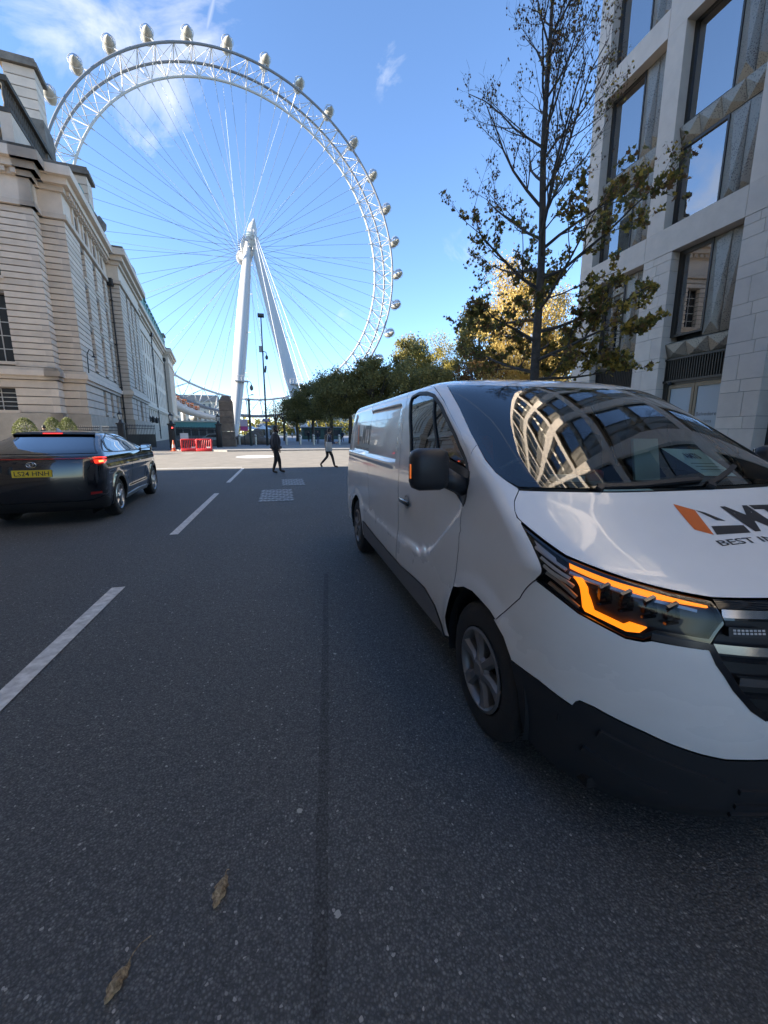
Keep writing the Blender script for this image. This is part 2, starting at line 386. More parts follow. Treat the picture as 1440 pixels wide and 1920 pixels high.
def asphalt(name='asphalt',k=1):
    m=bpy.data.materials.new(name); m.use_nodes=True; nt=m.node_tree; N=nt.nodes; L=nt.links; b=N['Principled BSDF']; MATS[name]=m
    tc=N.new('ShaderNodeTexCoord')
    def noise(s,d=4,r=.6):
        n=N.new('ShaderNodeTexNoise'); n.inputs['Scale'].default_value=s; n.inputs['Detail'].default_value=d; n.inputs['Roughness'].default_value=r; L.new(tc.outputs['Object'],n.inputs['Vector']); return n.outputs[0]
    def rng(x,a,b_,c,d):
        n=N.new('ShaderNodeMapRange'); n.inputs[1].default_value=a; n.inputs[2].default_value=b_; n.inputs[3].default_value=c; n.inputs[4].default_value=d; L.new(x,n.inputs[0]); return n.outputs[0]
    def mixc(f,c1,c2):
        n=N.new('ShaderNodeMix'); n.data_type='RGBA'; L.new(f,n.inputs[0])
        for i,c in ((6,c1),(7,c2)):
            if isinstance(c,tuple): n.inputs[i].default_value=(*c,1)
            else: L.new(c,n.inputs[i])
        return n.outputs[2]
    vo=N.new('ShaderNodeTexVoronoi'); vo.inputs['Scale'].default_value=115; L.new(tc.outputs['Object'],vo.inputs['Vector'])
    vo2=N.new('ShaderNodeTexVoronoi'); vo2.inputs['Scale'].default_value=230; L.new(tc.outputs['Object'],vo2.inputs['Vector'])
    sx=N.new('ShaderNodeSeparateColor'); L.new(vo.outputs['Color'],sx.inputs[0]); s2=N.new('ShaderNodeSeparateColor'); L.new(vo2.outputs['Color'],s2.inputs[0])
    base=mixc(rng(noise(.55,6),.35,.65,0,1),(.092,.100,.102),(.120,.129,.130))
    mp=N.new('ShaderNodeMapping'); L.new(tc.outputs['Object'],mp.inputs[0]); mp.inputs['Scale'].default_value=(1.1,.045,1); tk=N.new('ShaderNodeTexNoise'); tk.inputs['Scale'].default_value=1.0; tk.inputs['Detail'].default_value=4; L.new(mp.outputs[0],tk.inputs['Vector'])
    base=mixc(rng(tk.outputs[0],.42,.62,0,.4),base,(.074,.081,.083)); base=mixc(rng(noise(2.3,7,.75),.58,.72,0,.4),base,(.168,.173,.170))
    # aggregate: every stone its own tone, dark binder between
    base=mixc(rng(sx.outputs[0],.45,1.0,0,.50),base,(.245,.252,.248))
    base=mixc(rng(sx.outputs[2],.55,1.0,0,.75),base,(.042,.045,.047))
    base=mixc(rng(vo.outputs['Distance'],.30,.62,0,.72),base,(.030,.032,.034))
    base=mixc(rng(s2.outputs[0],.90,1.0,0,.5),base,(.20,.205,.20))
    base=mixc(rng(sx.outputs[1],.993,.997,0,.75),base,(.40,.395,.37))
    if k!=1:
        mu=N.new('ShaderNodeMix'); mu.data_type='RGBA'; mu.blend_type='MULTIPLY'; mu.inputs[0].default_value=1; L.new(base,mu.inputs[6]); mu.inputs[7].default_value=(k,k,k,1); base=mu.outputs[2]
    L.new(base,b.inputs['Base Color'])
    L.new(rng(noise(30,3),.3,.7,.62,.9),b.inputs['Roughness'])
    bp=N.new('ShaderNodeBump'); bp.inputs['Strength'].default_value=.75; bp.inputs['Distance'].default_value=.006
    ad=N.new('ShaderNodeMath'); ad.operation='ADD'; L.new(rng(vo.outputs['Distance'],0,.7,1,0),ad.inputs[0]); L.new(rng(noise(160,3),0,1,0,.8),ad.inputs[1]); L.new(ad.outputs[0],bp.inputs['Height']); L.new(bp.outputs[0],b.inputs['Normal'])
    return m
ASPH=asphalt()
mb=MB(); mb.add([(-900,-300,0),(900,-300,0),(900,1500,0),(-900,1500,0)],[(0,1,2,3)]); struct('ground',mb,ASPH)
# kerbs, pavements and painted markings
PAVE=mat('paving',(.26,.25,.235),.85,var=.16,scale=1.2,bump=.15,bscale=40)
KERB=mat('kerb_stone',(.30,.29,.27),.8,var=.2,scale=4,bump=.2)
PAINT=mat('road_paint',(.52,.52,.50),.75,var=.35,scale=14,bump=.3,bscale=120,detail=8)
def slab(name,poly,z,m,kerb_edges=()):
    mb=MB(); mb.prism(poly,0.002,z); o=struct(name,mb,m)
    for i in kerb_edges:
        a=Vector((*poly[i],0)); b=Vector((*poly[(i+1)%len(poly)],0)); d=(b-a); n=max(1,round(d.length/.92)); t=d/n; nr=Vector((t.y,-t.x,0)).normalized()
        for k in range(min(n,60)):
            p=a+t*k; q=a+t*(k+1)-t*.012
            mk=MB(); c=(p+q)/2+nr*.0625; mk.cbox((c.x,c.y,z/2+.004),((q-p).length/2,.0625,z/2+.002),Matrix.Rotation(math.atan2(t.y,t.x),3,'Z')); obj('kerb_stone',mk,KERB,o)
    return o
slab('pavement_right',[(4.3,-20),(60,-20),(60,16.5),(7.5,16.5),(5.4,15.6),(4.5,13.8),(4.3,12)],.11,PAVE,(5,6))
slab('pavement_far',[(-9.0,39.6),(-4.2,36.6),(30,38.9),(30,50.5),(-9.0,50.5)],.10,PAVE,(0,1))
slab('pavement_left',[(-60,31.0),(-22,34.5),(-12.2,40.4),(-12.2,43.5),(-60,37)],.11,PAVE,(0,1))
slab('pavement_north_block',[(-60,-60),(-7.6,-60),(-7.6,15.5),(-9.0,18.2),(-12,19.2),(-60,15)],.11,PAVE,())
PATH=mat('garden_path',(.20,.21,.23),.8,var=.12,scale=.8,bump=.1,bscale=30)
mb=MB(); mb.add([(-8,50.5,.1),(34,50.5,.1),(60,220,.1),(-20,220,.1)],[(0,1,2,3)]); struct('garden_path',mb,PATH)
mb=MB(); mb.add([(-60,19.2,.004),(60,18.4,.004),(60,36,.004),(30,38.8,.004),(-4.2,36.5,.004),(-9,39.5,.004),(-12.2,40.3,.004),(-22,34.4,.004),(-60,31,.004)],[(0,1,2,3,4,5,6,7,8)]); struct('sunlit_junction',mb,mat('sunlit_asphalt',(.225,.205,.175),.85,var=.18,scale=1.3,bump=.2,bscale=90))  # paler, warmer sheet over the junction: sunlight on the asphalt put into its colour
def painted(name,poly,z=.009):
    mb=MB(); n=len(poly); mb.add([(x,y,z) for x,y in poly],[tuple(range(n))]); return struct(name,mb,PAINT)
for (y0,y1) in ((.35,4.38),(6.6,11.05),(13.45,18.95)): painted('lane_marking',[(-1.67,y0),(-1.55,y0),(-1.55,y1),(-1.67,y1)])
painted('mini_roundabout_marking',[(-1.55+1.25*math.cos(a),28.2+1.9*math.sin(a)) for a in np.linspace(0,2*PI,40,endpoint=False)])
painted('give_way_marking',[(-12,19.6),(-1.7,19.35),(-1.7,19.6),(-12,19.85)])
for x in (-9.0,-7.2): painted('side_marking',[(x,33.5),(x+.9,33.4),(x+.9,33.65),(x,33.75)])
for x in np.arange(3.3,9,1.0): painted('edge_marking',[(x,17.9),(x+.6,17.9),(x+.6,18.05),(x,18.05)])
# tar joint running up the road
mb=MB(); P=[(-.02,.3),(.03,.84),(.12,1.6),(.22,2.49),(.42,4.3)]
V=[];
for i in range(200):
    u=i/199*(len(P)-1); k=min(int(u),len(P)-2); f=u-k; x=P[k][0]*(1-f)+P[k+1][0]*f; y=P[k][1]*(1-f)+P[k+1][1]*f; w=.021+.004*random.random(); V+=[(x-w,y,.004),(x+w,y,.004)]
mb.add(V,[(2*i,2*i+1,2*i+3,2*i+2) for i in range(199)]); struct('tar_joint',mb,asphalt('tar_joint',.62))
# cast iron covers
IRON=mat('cast_iron',(.30,.30,.30),.45,.3,var=.3,scale=20)
def cover(label,x0,x1,y0,y1,nx,ny):
    t=thing('manhole_cover',label,'manhole cover',((x0+x1)/2,(y0+y1)/2,0),0,'iron covers set in the road')
    mb=MB(); mb.box(x0,x1,y0,y1,.001,.006); obj('frame',mb,mat('iron_dark',(.09,.09,.09),.6,.3),t)
    dx=(x1-x0)/nx; dy=(y1-y0)/ny
    for i in range(nx):
        for j in range(ny):
            mb=MB(); cx=x0+dx*(i+.5); cy=y0+dy*(j+.5); mb.cbox((cx,cy,.0085),(dx*.36,dy*.33,.0028),Matrix.Rotation(.5 if (i+j)%2 else -.5,3,'Z')@Matrix.Diagonal((.95,.8,1)),b=0); obj('tread_plate',mb,IRON,t)
cover('large rectangular iron manhole cover with raised treads, nearest in the road',-.52,.24,9.4,11.45,9,7)
cover('smaller iron manhole cover further up the road by the walking man',.0,.66,12.25,14.0,8,6)
# gum spots, grit and fallen leaves
random.seed(5)
mb=MB()
for _ in range(150):
    y=.6+random.random()**2*16; x=random.uniform(-.35*y-1.6,min(.85,.35*y+.6)); r=random.uniform(.0015,.0055)*(1+.09*y); n=6; a0=random.random()*6
    mb.add([(x+r*(.6+.6*random.random())*math.cos(a0+2*PI*k/n),y+r*(.6+.6*random.random())*math.sin(a0+2*PI*k/n),.0045) for k in range(n)],[tuple(range(n))])
g=obj('road_grit',mb,mat('grit',(.25,.245,.23),.9,var=.4,scale=9)); _tag(g,'pale grit and gum spots scattered over the road','grit',kind='stuff')
for lab,(x,y,r) in {'pale flattened gum spot beside the tar joint in the foreground':(.01,1.45,.013),'small pale gum spot in the road left of the front wheel':(.30,2.62,.012),'faint pale gum spot low in the foreground':(.11,1.05,.012)}.items():
    mb=MB(); n=11; random.seed(int(y*1000)); mb.add([(x+r*random.uniform(.6,1.2)*math.cos(2*PI*k/n),y+r*random.uniform(.6,1.2)*math.sin(2*PI*k/n),.006) for k in range(n)]+[(x,y,.008)],[(k,(k+1)%n,n) for k in range(n)]); o=obj('gum_spot',mb,mat('gum',(.36,.36,.33),.8)); _tag(o,lab,'gum spot','gum spots on the road')
LEAFM=mat('dry_leaf',(.07,.042,.022),.8,var=.4,scale=75,col2=(.42,.33,.20),detail=2)
def leaf_scrap(label,x,y,L,w,rz,stem):
    t=thing('fallen_leaf',label,'leaf',(x,y,0),rz,'fallen leaves on the road'); mb=MB(); n=10; V=[];F=[]
    for i in range(n+1):
        u=i/n; h=w*math.sin(PI*min(1,u*1.02))**.8*(1+.25*math.sin(i*2.3))+.002
        z=.008+.016*math.sin(u*PI)+.004*math.sin(i*1.9); yy=L*(u-.5); V+=[(-h,yy,z*.5),(-h*.4,yy,z),(h*.4,yy,z*1.1),(h,yy+.005,z*.45)]
    F=[(i*4+j,i*4+j+1,i*4+5+j,i*4+4+j) for i in range(n) for j in range(3)]; mb.add(V,F); obj('blade',mb,LEAFM,t,world=False)
    mb=MB(); mb.tube([(0,L*.48,.008)]+[(stem*.3*u*u,L*.48+stem*u,.006+.01*math.sin(u*PI)) for u in (.3,.6,1)],.0016,5); obj('stalk',mb,LEAFM,t,world=False)
leaf_scrap('crumpled brown dry leaf on the road in the foreground',-.26,1.21,.105,.019,R(-12),.02)
leaf_scrap('curled brown leaf with long stalk at the bottom edge of the road',-.505,1.03,.09,.017,R(-20),.07)
# ---------------------------------------------------------------- pale stone building on the right, facade plane x = 12
def right_building():
    t=thing('stone_office_building','pale stone grid-fronted building with bronze window panels on the right','building',(12,10,0))
    stone=mat('pale_limestone',(.63,.545,.45),.75,var=.06,scale=2.5,bump=.12,bscale=220); stone2=mat('pale_limestone_b',(.59,.51,.425),.75,var=.07,scale=2.5,bump=.12,bscale=220)
    back=mat('joint_backing',(.10,.10,.10),.9); bronze=mat('bronze_frame',(.055,.048,.040),.4,.5); dark=mat('reveal_dark',(.03,.03,.03),.7)  # back: dark grey core seen in the joints between the pier stones
    glass=glassmat('office_glass',(.80,.90,.92),ior=2.5); curt=mat('curtain',(.72,.80,.82),.9)
    perf=mat('perforated_bronze',(.30,.265,.21),.42,.35)
    nt=perf.node_tree; N=nt.nodes; L=nt.links; b=N['Principled BSDF']; tc=N.new('ShaderNodeTexCoord'); vo=N.new('ShaderNodeTexVoronoi'); vo.inputs['Scale'].default_value=26; L.new(tc.outputs['Object'],vo.inputs['Vector'])
    no=N.new('ShaderNodeTexNoise'); no.inputs['Scale'].default_value=3; L.new(tc.outputs['Object'],no.inputs['Vector'])
    th=N.new('ShaderNodeMath'); th.operation='MULTIPLY_ADD'; th.inputs[1].default_value=.55; th.inputs[2].default_value=.02; L.new(no.outputs[0],th.inputs[0])
    lt=N.new('ShaderNodeMath'); lt.operation='LESS_THAN'; L.new(vo.outputs['Distance'],lt.inputs[0]); L.new(th.outputs[0],lt.inputs[1])
    mx=N.new('ShaderNodeMix'); mx.data_type='RGBA'; L.new(lt.outputs[0],mx.inputs[0]); mx.inputs[6].default_value=(.27,.24,.19,1); mx.inputs[7].default_value=(.10,.09,.075,1); L.new(mx.outputs[2],b.inputs['Base Color'])
    MOD=3.13; TI=6.27
    tiers=[(7.79+TI*k,13.30+TI*k) for k in range(6)]; TOP=7.02+TI*6+.77
    YMIN=-27.5; YMAX=15.65
    mb=MB(); mb.box(12.62,40,YMIN,YMAX-.04,0,TOP-.05); obj('core',mb,mat('room_dark',(.05,.055,.06),.9),t)
    # horizontal stone bands, jointed at the piers
    for k in range(7):
        z0=7.02+TI*k; z1=z0+.77; y=YMAX; 
        while y>YMIN:
            y2=max(YMIN,y-MOD); mb=MB(); mb.box(12,12.62,y2+.006,y-.006 if y<YMAX else y,z0+.006,z1-.006); obj('stone_band',mb,stone if k%2 else stone2,t); y=y2
    # end wall facing the junction
    mb=MB(); mb.box(12.03,40,YMAX-.03,YMAX-.001,0,TOP-.01); obj('end_wall',mb,stone,t)
    for i in range(-12,2):
        ob=9.4+MOD*i; vis=i>=-1
        for ti,(z0,z1) in enumerate(tiers):
            detail=vis and ti<3
            # pier at the far side of the opening
            mb=MB(); mb.box(12.004,12.62,ob+2.5,ob+MOD-.006 if i<1 else YMAX,z0,z1); obj('stone_pier',mb,stone,t)
            bay(t,ob,ob+2.5,z0,z1,detail,glass,bronze,perf,curt,dark)
        # ground tier
        gp0,gp1=ob+2.08,ob+MOD-.02
        if i==1: gp1=YMAX
        if vis or i==-2: ashlar(t,gp0,gp1,stone,stone2,back)
        else:
            mb=MB(); mb.box(12.0,12.62,gp0,gp1,0,7.02); obj('ground_pier',mb,stone,t)
        ground_bay(t,ob,ob+2.08,vis,glass,bronze,perf,curt,dark,i)
def fold_panel(mb,x,y0,y1,z0,z1,proud,up=True):
    """folded metal panel: a ridge runs corner to corner"""
    a=(x,y0,z0);b=(x,y1,z0);c=(x,y1,z1);d=(x,y0,z1)
    ym=(y0+y1)/2; h=z1-z0
    e=(x-proud,ym+(.2 if up else -.2)*(y1-y0),z0+h*.12); f=(x-proud*.3,ym-(.25 if up else -.25)*(y1-y0),z1-h*.06)
    mb.add([a,b,c,d,e,f],[(0,1,4),(1,2,5),(1,5,4),(2,3,5),(3,0,4),(3,4,5)])
def curtain(t,par,x,y0,y1,z0,z1,m):
    mb=MB(); n=int((y1-y0)/.035); V=[]
    for i in range(n+1):
        y=y0+(y1-y0)*i/n; dx=.025*math.sin(i*1.35)+.012*math.sin(i*.5); V+=[(x+dx,y,z0),(x+dx*.7,y,z1)]
    mb.add(V,[(2*i,2*i+2,2*i+3,2*i+1) for i in range(n)]); obj('curtain',mb,m,par,smooth=True)
def bay(t,y0,y1,z0,z1,detail,glass,bronze,perf,curt,dark):
    x=12.36; ys=y0+1.04
    if not detail:
        mb=MB(); mb.box(x,x+.03,y0,y1,z0,z1); w=obj('window',mb,mat('far_pane',(.02,.026,.03),.05,spec=.8),t)
        mb=MB(); mb.box(x-.06,x-.004,y0,y1,(z0+z1)/2-.25,(z0+z1)/2+.25); mb.box(x-.06,x-.004,y0,ys,z0,(z0+z1)/2-.25); mb.box(x-.06,x-.004,y0,ys,(z0+z1)/2+.25,z1); obj('bronze_panel',mb,perf,w); return
    zs0,zs1=z0+2.28,z0+2.85
    for (a,b) in ((z0,zs0),(zs1,z1)):
        mb=MB(); fw=.055
        mb.box(x-.05,x+.05,ys,ys+fw,a,b); mb.box(x-.05,x+.05,y1-fw*1.8,y1-.002,a,b); mb.box(x-.05,x+.05,ys+fw,y1-fw*1.8,a,a+fw); mb.box(x-.05,x+.05,ys+fw,y1-fw*1.8,b-fw*1.5,b); w=obj('window',mb,bronze,t)
        mb=MB(); mb.box(x,x+.012,ys+fw,y1-fw*1.8,a+fw,b-fw*1.5); obj('pane',mb,glass,w)
        curtain(t,w,x+.075,ys+.05,y1-.1 if a==z0 else y1-.08,a+.05,b-.06,curt)
        for (p,q,u) in ((y0+.01,y0+.52,True),(y0+.53,ys-.01,False)):
            mb=MB(); fold_panel(mb,x-.03,p,q,a+.01,b-.01,.17,u); obj('bronze_panel',mb,perf,t)
    n=4; 
    for k in range(n):
        p=y0+(y1-y0)*k/n; q=y0+(y1-y0)*(k+1)/n; mb=MB(); tri_panel(mb,x-.03,p+.006,q-.006,zs0+.01,zs1-.01,.16); obj('spandrel_panel',mb,perf,t)
    mb=MB(); mb.box(12.02,12.40,y0,y1,z0-.03,z0+.004); obj('sill',mb,bronze,t)
def tri_panel(mb,x,y0,y1,z0,z1,proud):
    ym=(y0+y1)/2; mb.add([(x,y0,z0),(x,y1,z0),(x,y1,z1),(x,y0,z1),(x-proud,y0,z1-.12*(z1-z0)),(x-proud*.9,ym,z0+.30*(z1-z0)),(x-proud,y1,z1-.12*(z1-z0))],[(0,1,5),(0,5,4),(1,6,5),(4,5,6),(0,4,3),(1,2,6),(3,4,6,2)])
def ashlar(t,y0,y1,s1,s2,back):
    random.seed(int(y0*100)); z=.0; k=0
    mb=MB(); mb.box(12.03,12.60,y0+.02,y1-.01 if y1<15 else y1-.04,0,7.0); obj('pier_core',mb,back,t)
    while z<7.0:
        h=(.645 if k%2==0 else .325); z1=min(7.014,z+h)
        w=y1-y0; c=y0+w*((.38 if k%4<2 else .62) if k%2==0 else (.5 if k%4==1 else .3))
        for (a,b,corner) in ((y0,c-.005,True),(c+.005,y1,False)):
            mb=MB(); mb.box(12.0+random.uniform(0,.003),12.60 if corner else 12.2,a,b,z+.005,z1-.005); obj('stone_block',mb,random.choice((s1,s1,s2)),t)
        z=z1; k+=1
def ground_bay(t,y0,y1,vis,glass,bronze,perf,curt,dark,i):
    x=12.36
    if not vis:
        mb=MB(); mb.box(x,x+.03,y0,y1,0,7.02); obj('shopfront',mb,mat('far_pane'),t); return
    ys=y0+1.02
    mb=MB(); fw=.06; mb.box(x-.05,x+.05,ys,ys+fw,4.5,7.02); mb.box(x-.05,x+.05,y1-.13,y1,4.5,7.02); mb.box(x-.05,x+.05,ys+fw,y1-.13,4.5,4.5+fw); mb.box(x-.05,x+.05,ys+fw,y1-.13,6.9,7.02); w=obj('window',mb,bronze,t)
    mb=MB(); mb.box(x,x+.012,ys+fw,y1-.13,4.5+fw,6.9); obj('pane',mb,glass,w); curtain(t,w,x+.085,ys+.04,y1-.1,4.55,6.9,curt)
    for (p,q,u) in ((y0+.01,y0+.50,True),(y0+.51,ys-.01,False)):
        mb=MB(); fold_panel(mb,x-.03,p,q,4.36,7.0,.17,u); obj('bronze_panel',mb,perf,t)
    for k in range(3):
        p=y0+(y1-y0)*k/3; q=y0+(y1-y0)*(k+1)/3; mb=MB(); tri_panel(mb,x-.03,p+.006,q-.006,3.84,4.34,.17); obj('spandrel_panel',mb,perf,t)
    mb=MB(); mb.box(x,x+.02,y0,y1,3.1,3.82); lo=obj('louvre',mb,dark,t)
    n=26
    for k in range(n):
        y=y0+(y1-y0)*(k+.5)/n; mb=MB(); mb.box(x-.09,x-.002,y-.014,y+.014,3.16,3.78); obj('louvre_slat',mb,bronze,lo)
    mb=MB(); mb.box(x-.12,x,y0,y1,3.78,3.84); mb.box(x-.12,x,y0,y1,3.09,3.16); obj('louvre_frame',mb,bronze,lo)
    # doorway
    db=mat('door_bronze',(.16,.125,.085),.4,.45); m_d=(y0+y1)/2-.02
    if i==-1: 
        mb=MB(); mb.box(x+.1,x+.14,y0,y1,0,3.09); obj('dark_entrance',mb,dark,t); return
    for k,(p,q) in enumerate(((y0+.05,m_d-.01),(m_d+.01,y1-.16))):
        mb=MB(); s=.085; mb.box(x-.03,x+.03,p,p+s,.02,3.02); mb.box(x-.03,x+.03,q-s,q,.02,3.02); mb.box(x-.03,x+.03,p+s,q-s,2.9,3.02); mb.box(x-.03,x+.03,p+s,q-s,.02,.25); d=obj('door',mb,db,t)
        mb=MB(); mb.box(x-.004,x+.008,p+s,q-s,.25,2.9); obj('door_glass',mb,mat('frosted',(.40,.45,.47),.12,spec=.6),d)
        hy=q-.05 if k==0 else p+.05
        mb=MB(); mb.tube([(x-.09,hy,.75),(x-.09,hy,2.05)],.018,8); mb.tube([(x-.09,hy,.85),(x-.02,hy,.85)],.012,6); mb.tube([(x-.09,hy,1.95),(x-.02,hy,1.95)],.012,6); obj('pull_handle',mb,mat('door_handle_dark',(.03,.027,.024),.35,.6),d)
        if k==0 and i==0:
            for li,txt in enumerate(('Belvedere','Gardens')):
                v,f=text_mesh(txt,1,.006); xs=[a[0] for a in v]; ys=[a[1] for a in v]; sc=(.62 if li==0 else .5)/(max(xs)-min(xs)); mb=MB()
                mb.add([(x-.007,q-.13-(a[0]-min(xs))*sc,2.02-.21*li+a[1]*sc) for a in v],f); obj('door_lettering',mb,mat('door_ink',(.13,.13,.12),.6),d)
    mb=MB(); mb.box(x-.06,x+.06,y1-.16,y1,0,3.09); mb.box(x-.06,x+.06,y0,y0+.05,0,3.09); mb.box(x-.06,x+.06,y0+.05,y1-.16,3.02,3.09); obj('door_frame',mb,bronze,t)
    mb=MB(); mb.lathe([(.06,0),(.06,.05),(.03,.09),(.001,.09)],(x-.14,y1-.28,3.02),12); obj('camera_dome',mb,dark,t)
right_building()
# ---------------------------------------------------------------- rusticated stone hall on the left (corner at (-16,42)) and its twin block beside the camera
HC=Vector((-16.0,42.0,0)); TH=R(8.45); FA=Vector((-math.cos(TH),-math.sin(TH),0)); SB=Vector((-math.sin(TH),math.cos(TH),0))
def hp(a,b,z): p=HC+FA*a+SB*b; return (p.x,p.y,z)
def hbox(mb,a0,a1,b0,b1,z0,z1):
    q=[(a0,b0),(a0,b1),(a1,b1),(a1,b0)]
    V=[hp(a,b,z0) for a,b in q]+[hp(a,b,z1) for a,b in q]
    return mb.add(V,[(3,2,1,0),(4,5,6,7),(0,1,5,4),(1,2,6,5),(2,3,7,6),(3,0,4,7)])
def spans(lo,hi,cuts):
    out=[];x=lo
    for c0,c1 in sorted(cuts):
        if c1<=lo or c0>=hi: continue
        if c0>x: out.append((x,c0))
        x=max(x,c1)
    if x<hi: out.append((x,hi))
    return out
def stone_hall():
    t=thing('stone_hall','large pale Portland stone hall with banded walls and chimneys on the left','building',tuple(HC))
    st=[mat('portland_a',(.66,.545,.43),.85,var=.09,scale=1.2,bump=.1,bscale=30),mat('portland_b',(.60,.50,.40),.85,var=.09,scale=1.2,bump=.1,bscale=30),mat('portland_c',(.69,.575,.46),.85,var=.08,scale=1.2,bump=.1,bscale=30)]
    core=mat('hall_joint',(.25,.215,.18),.95); dark=mat('hall_pane',(.025,.03,.035),.08,spec=.7); lead=mat('weathered_stone',(.17,.15,.125),.9,var=.35,scale=1.5); black=mat('iron_black',(.012,.012,.013),.45); frame=mat('white_frame',(.6,.6,.58),.6)
    random.seed(3); stuff=MB()
    G=.085; PR=.09     # joint height and depth
    zs=[6.65+.462*k for k in range(26)]; zb=[3.1,3.75,4.4,5.05,5.7]
    # wall pieces: (axis,lo,hi,plane, windows[(lo,hi,z0,z1)], individual?)
    def course(axis,lo,hi,pl,z0,z1,single):
        mb=MB() if single else stuff
        if axis=='side': hbox(mb,-pl,-pl+.5,lo,hi,z0+G/2,z1-G/2)     # plane at a=-pl, going into the building (+a)
        else: hbox(mb,lo,hi,pl,pl+.5,z0+G/2,z1-G/2)
        if single: obj('stone_course',mb,random.choice(st),t)
    def wall(axis,lo,hi,pl,wins,single=True,ext=0):
        for lst in (zs,zb):
            for z0,z1 in zip(lst[:-1],lst[1:]):
                cuts=[(w[0],w[1]) for w in wins if w[2]<z1-.05 and w[3]>z0+.05]
                for a,b in spans(lo,hi,cuts): course(axis,a,b,pl,z0,z1,single)
        # joint backing
        mb=MB()
        for z0,z1 in ((3.1,5.72),(6.6,18.45)):
            wz=[w for w in wins if w[2]<z1 and w[3]>z0]
            lv=sorted({z0,z1,*[w[2] for w in wz if z0<w[2]<z1],*[w[3] for w in wz if z0<w[3]<z1]})
            for q0,q1 in zip(lv[:-1],lv[1:]):
                cuts=[(w[0],w[1]) for w in wz if w[2]<q1-.01 and w[3]>q0+.01]
                for a,b in spans(lo,hi,cuts):
                    if axis=='side': hbox(mb,-pl+PR,-pl+.7,a+.002,b-.002,q0,q1)
                    else: hbox(mb,a+.002,b-.002,pl+PR,pl+.7,q0,q1)
        obj('wall_core',mb,core,t)
        for w in wins:
            d=.62
            mb=MB()
            if axis=='side': hbox(mb,-pl+d,-pl+d+.05,w[0]-.02,w[1]+.02,w[2]-.02,w[3]+.02)
            else: hbox(mb,w[0]-.02,w[1]+.02,pl+d,pl+d+.05,w[2]-.02,w[3]+.02)
            wo=obj('window',mb,dark,t); mb=MB(); n=2; wm=(w[0]+w[1])/2
            for k in range(1,5):
                z=w[2]+(w[3]-w[2])*k/5
                if axis=='side': hbox(mb,-pl+d-.05,-pl+d-.003,w[0],w[1],z-.03,z+.03)
                else: hbox(mb,w[0],w[1],pl+d-.05,pl+d-.003,z-.03,z+.03)
            if axis=='side': hbox(mb,-pl+d-.06,-pl+d-.004,wm-.03,wm+.03,w[2],w[3])
            else: hbox(mb,wm-.03,wm+.03,pl+d-.06,pl+d-.004,w[2],w[3])
            obj('glazing_bars',mb,frame,wo)
            mb=MB()
            if axis=='side': hbox(mb,-pl-.12,-pl+.6,w[0]-.12,w[1]+.12,w[2]-.22,w[2])
            else: hbox(mb,w[0]-.12,w[1]+.12,pl-.12,pl+.6,w[2]-.22,w[2])
            obj('sill',mb,st[1],wo)
    A1,D=1.6,1.4; B2,E,B3=15.2,1.15,29.6
    rows=((7.5,10.9),(11.7,14.7),(15.5,17.8))
    sw=[(c-.65,c+.65,z0,z1) for c in (4.9,9.1,13.0) for z0,z1 in rows]+[(c-.6,c+.6,3.5,5.35) for c in (7.0,10.2,13.2)]
    wall('side',0,B2,0,sw)
    wall('front',.5,A1,0,[])
    # return of the projecting left front and the front itself
    wall('side',-D,0,-A1,[],True)
    fw=[(4.15,5.6,7.0,12.0),(4.15,5.6,13.2,17.2),(8.2,9.7,7.0,12.0),(8.2,9.7,13.2,17.2),(4.4,6.6,3.3,5.0)]
    wall('front',A1+.5,13,-D,fw,True)
    # second projecting block on the flank
    bw=[(c-.55,c+.55,z0,z1) for c in (19.5,22.6,25.7) for z0,z1 in rows]+[(21.7,23.6,1.2,5.2),(18.6,19.3,3.4,5.2),(25.9,26.6,3.4,5.2)]
    wall('front',-E,-.02,B2,[],False); wall('side',B2+.5,B3,E,bw,False)
    # plinth, string course, frieze, cornice follow the plan outline
    def ring(z0,z1,out,name,m,single=True):
        segs=[('f',A1-out,13,-D-out),('s',-D-out,0-out,A1-out),('f',-out,A1-out,-out),('s',-out,B2-out,-out),('f',-E-out,-out,B2-out),('s',B2-out,B3+out,-E-out),('s2',B3+out,76,-out),('f',-E-out,-out,76-out),('s',76-out,92,-E-out)]
        for k,(ty,lo,hi,pl) in enumerate(segs):
            mb=MB()
            if ty=='f': hbox(mb,lo,hi,pl,pl+out+.72,z0,z1)
            else: hbox(mb,pl,pl+out+.72,lo+(.0 if ty=='s2' else out+.72 if k in(3,5,8) else 0),hi,z0,z1)
            obj(name,mb,m,t)
    ring(0,3.1,.12,'plinth',mat('plinth_stone',(.44,.375,.30),.85,var=.15,scale=1))
    ring(5.72,6.0,.16,'string_course',st[1]); ring(6.0,6.4,.34,'string_course',st[2]); ring(6.4,6.62,.22,'string_course',st[1])
    ring(18.25,18.6,.22,'architrave',st[1]); ring(18.6,20.2,.02,'frieze',st[2]); ring(20.2,20.6,.25,'dentil_band',st[1]); ring(20.6,21.1,.62,'cornice',st[0]); ring(21.1,21.75,1.0,'cornice',st[2]); ring(21.75,22.0,.85,'cornice_top',lead)
    # dentils under the cornice (only where they show)
    for b in np.arange(.4,B2,.62):
        mb=MB(); hbox(mb,-.48,-.26,b,b+.3,20.24,20.58); obj('dentil',mb,st[1],t)
    for a in np.arange(2.2,8,.62):
        mb=MB(); hbox(mb,a,a+.3,-D-.48,-D-.26,20.24,20.58); obj('dentil',mb,st[1],t)
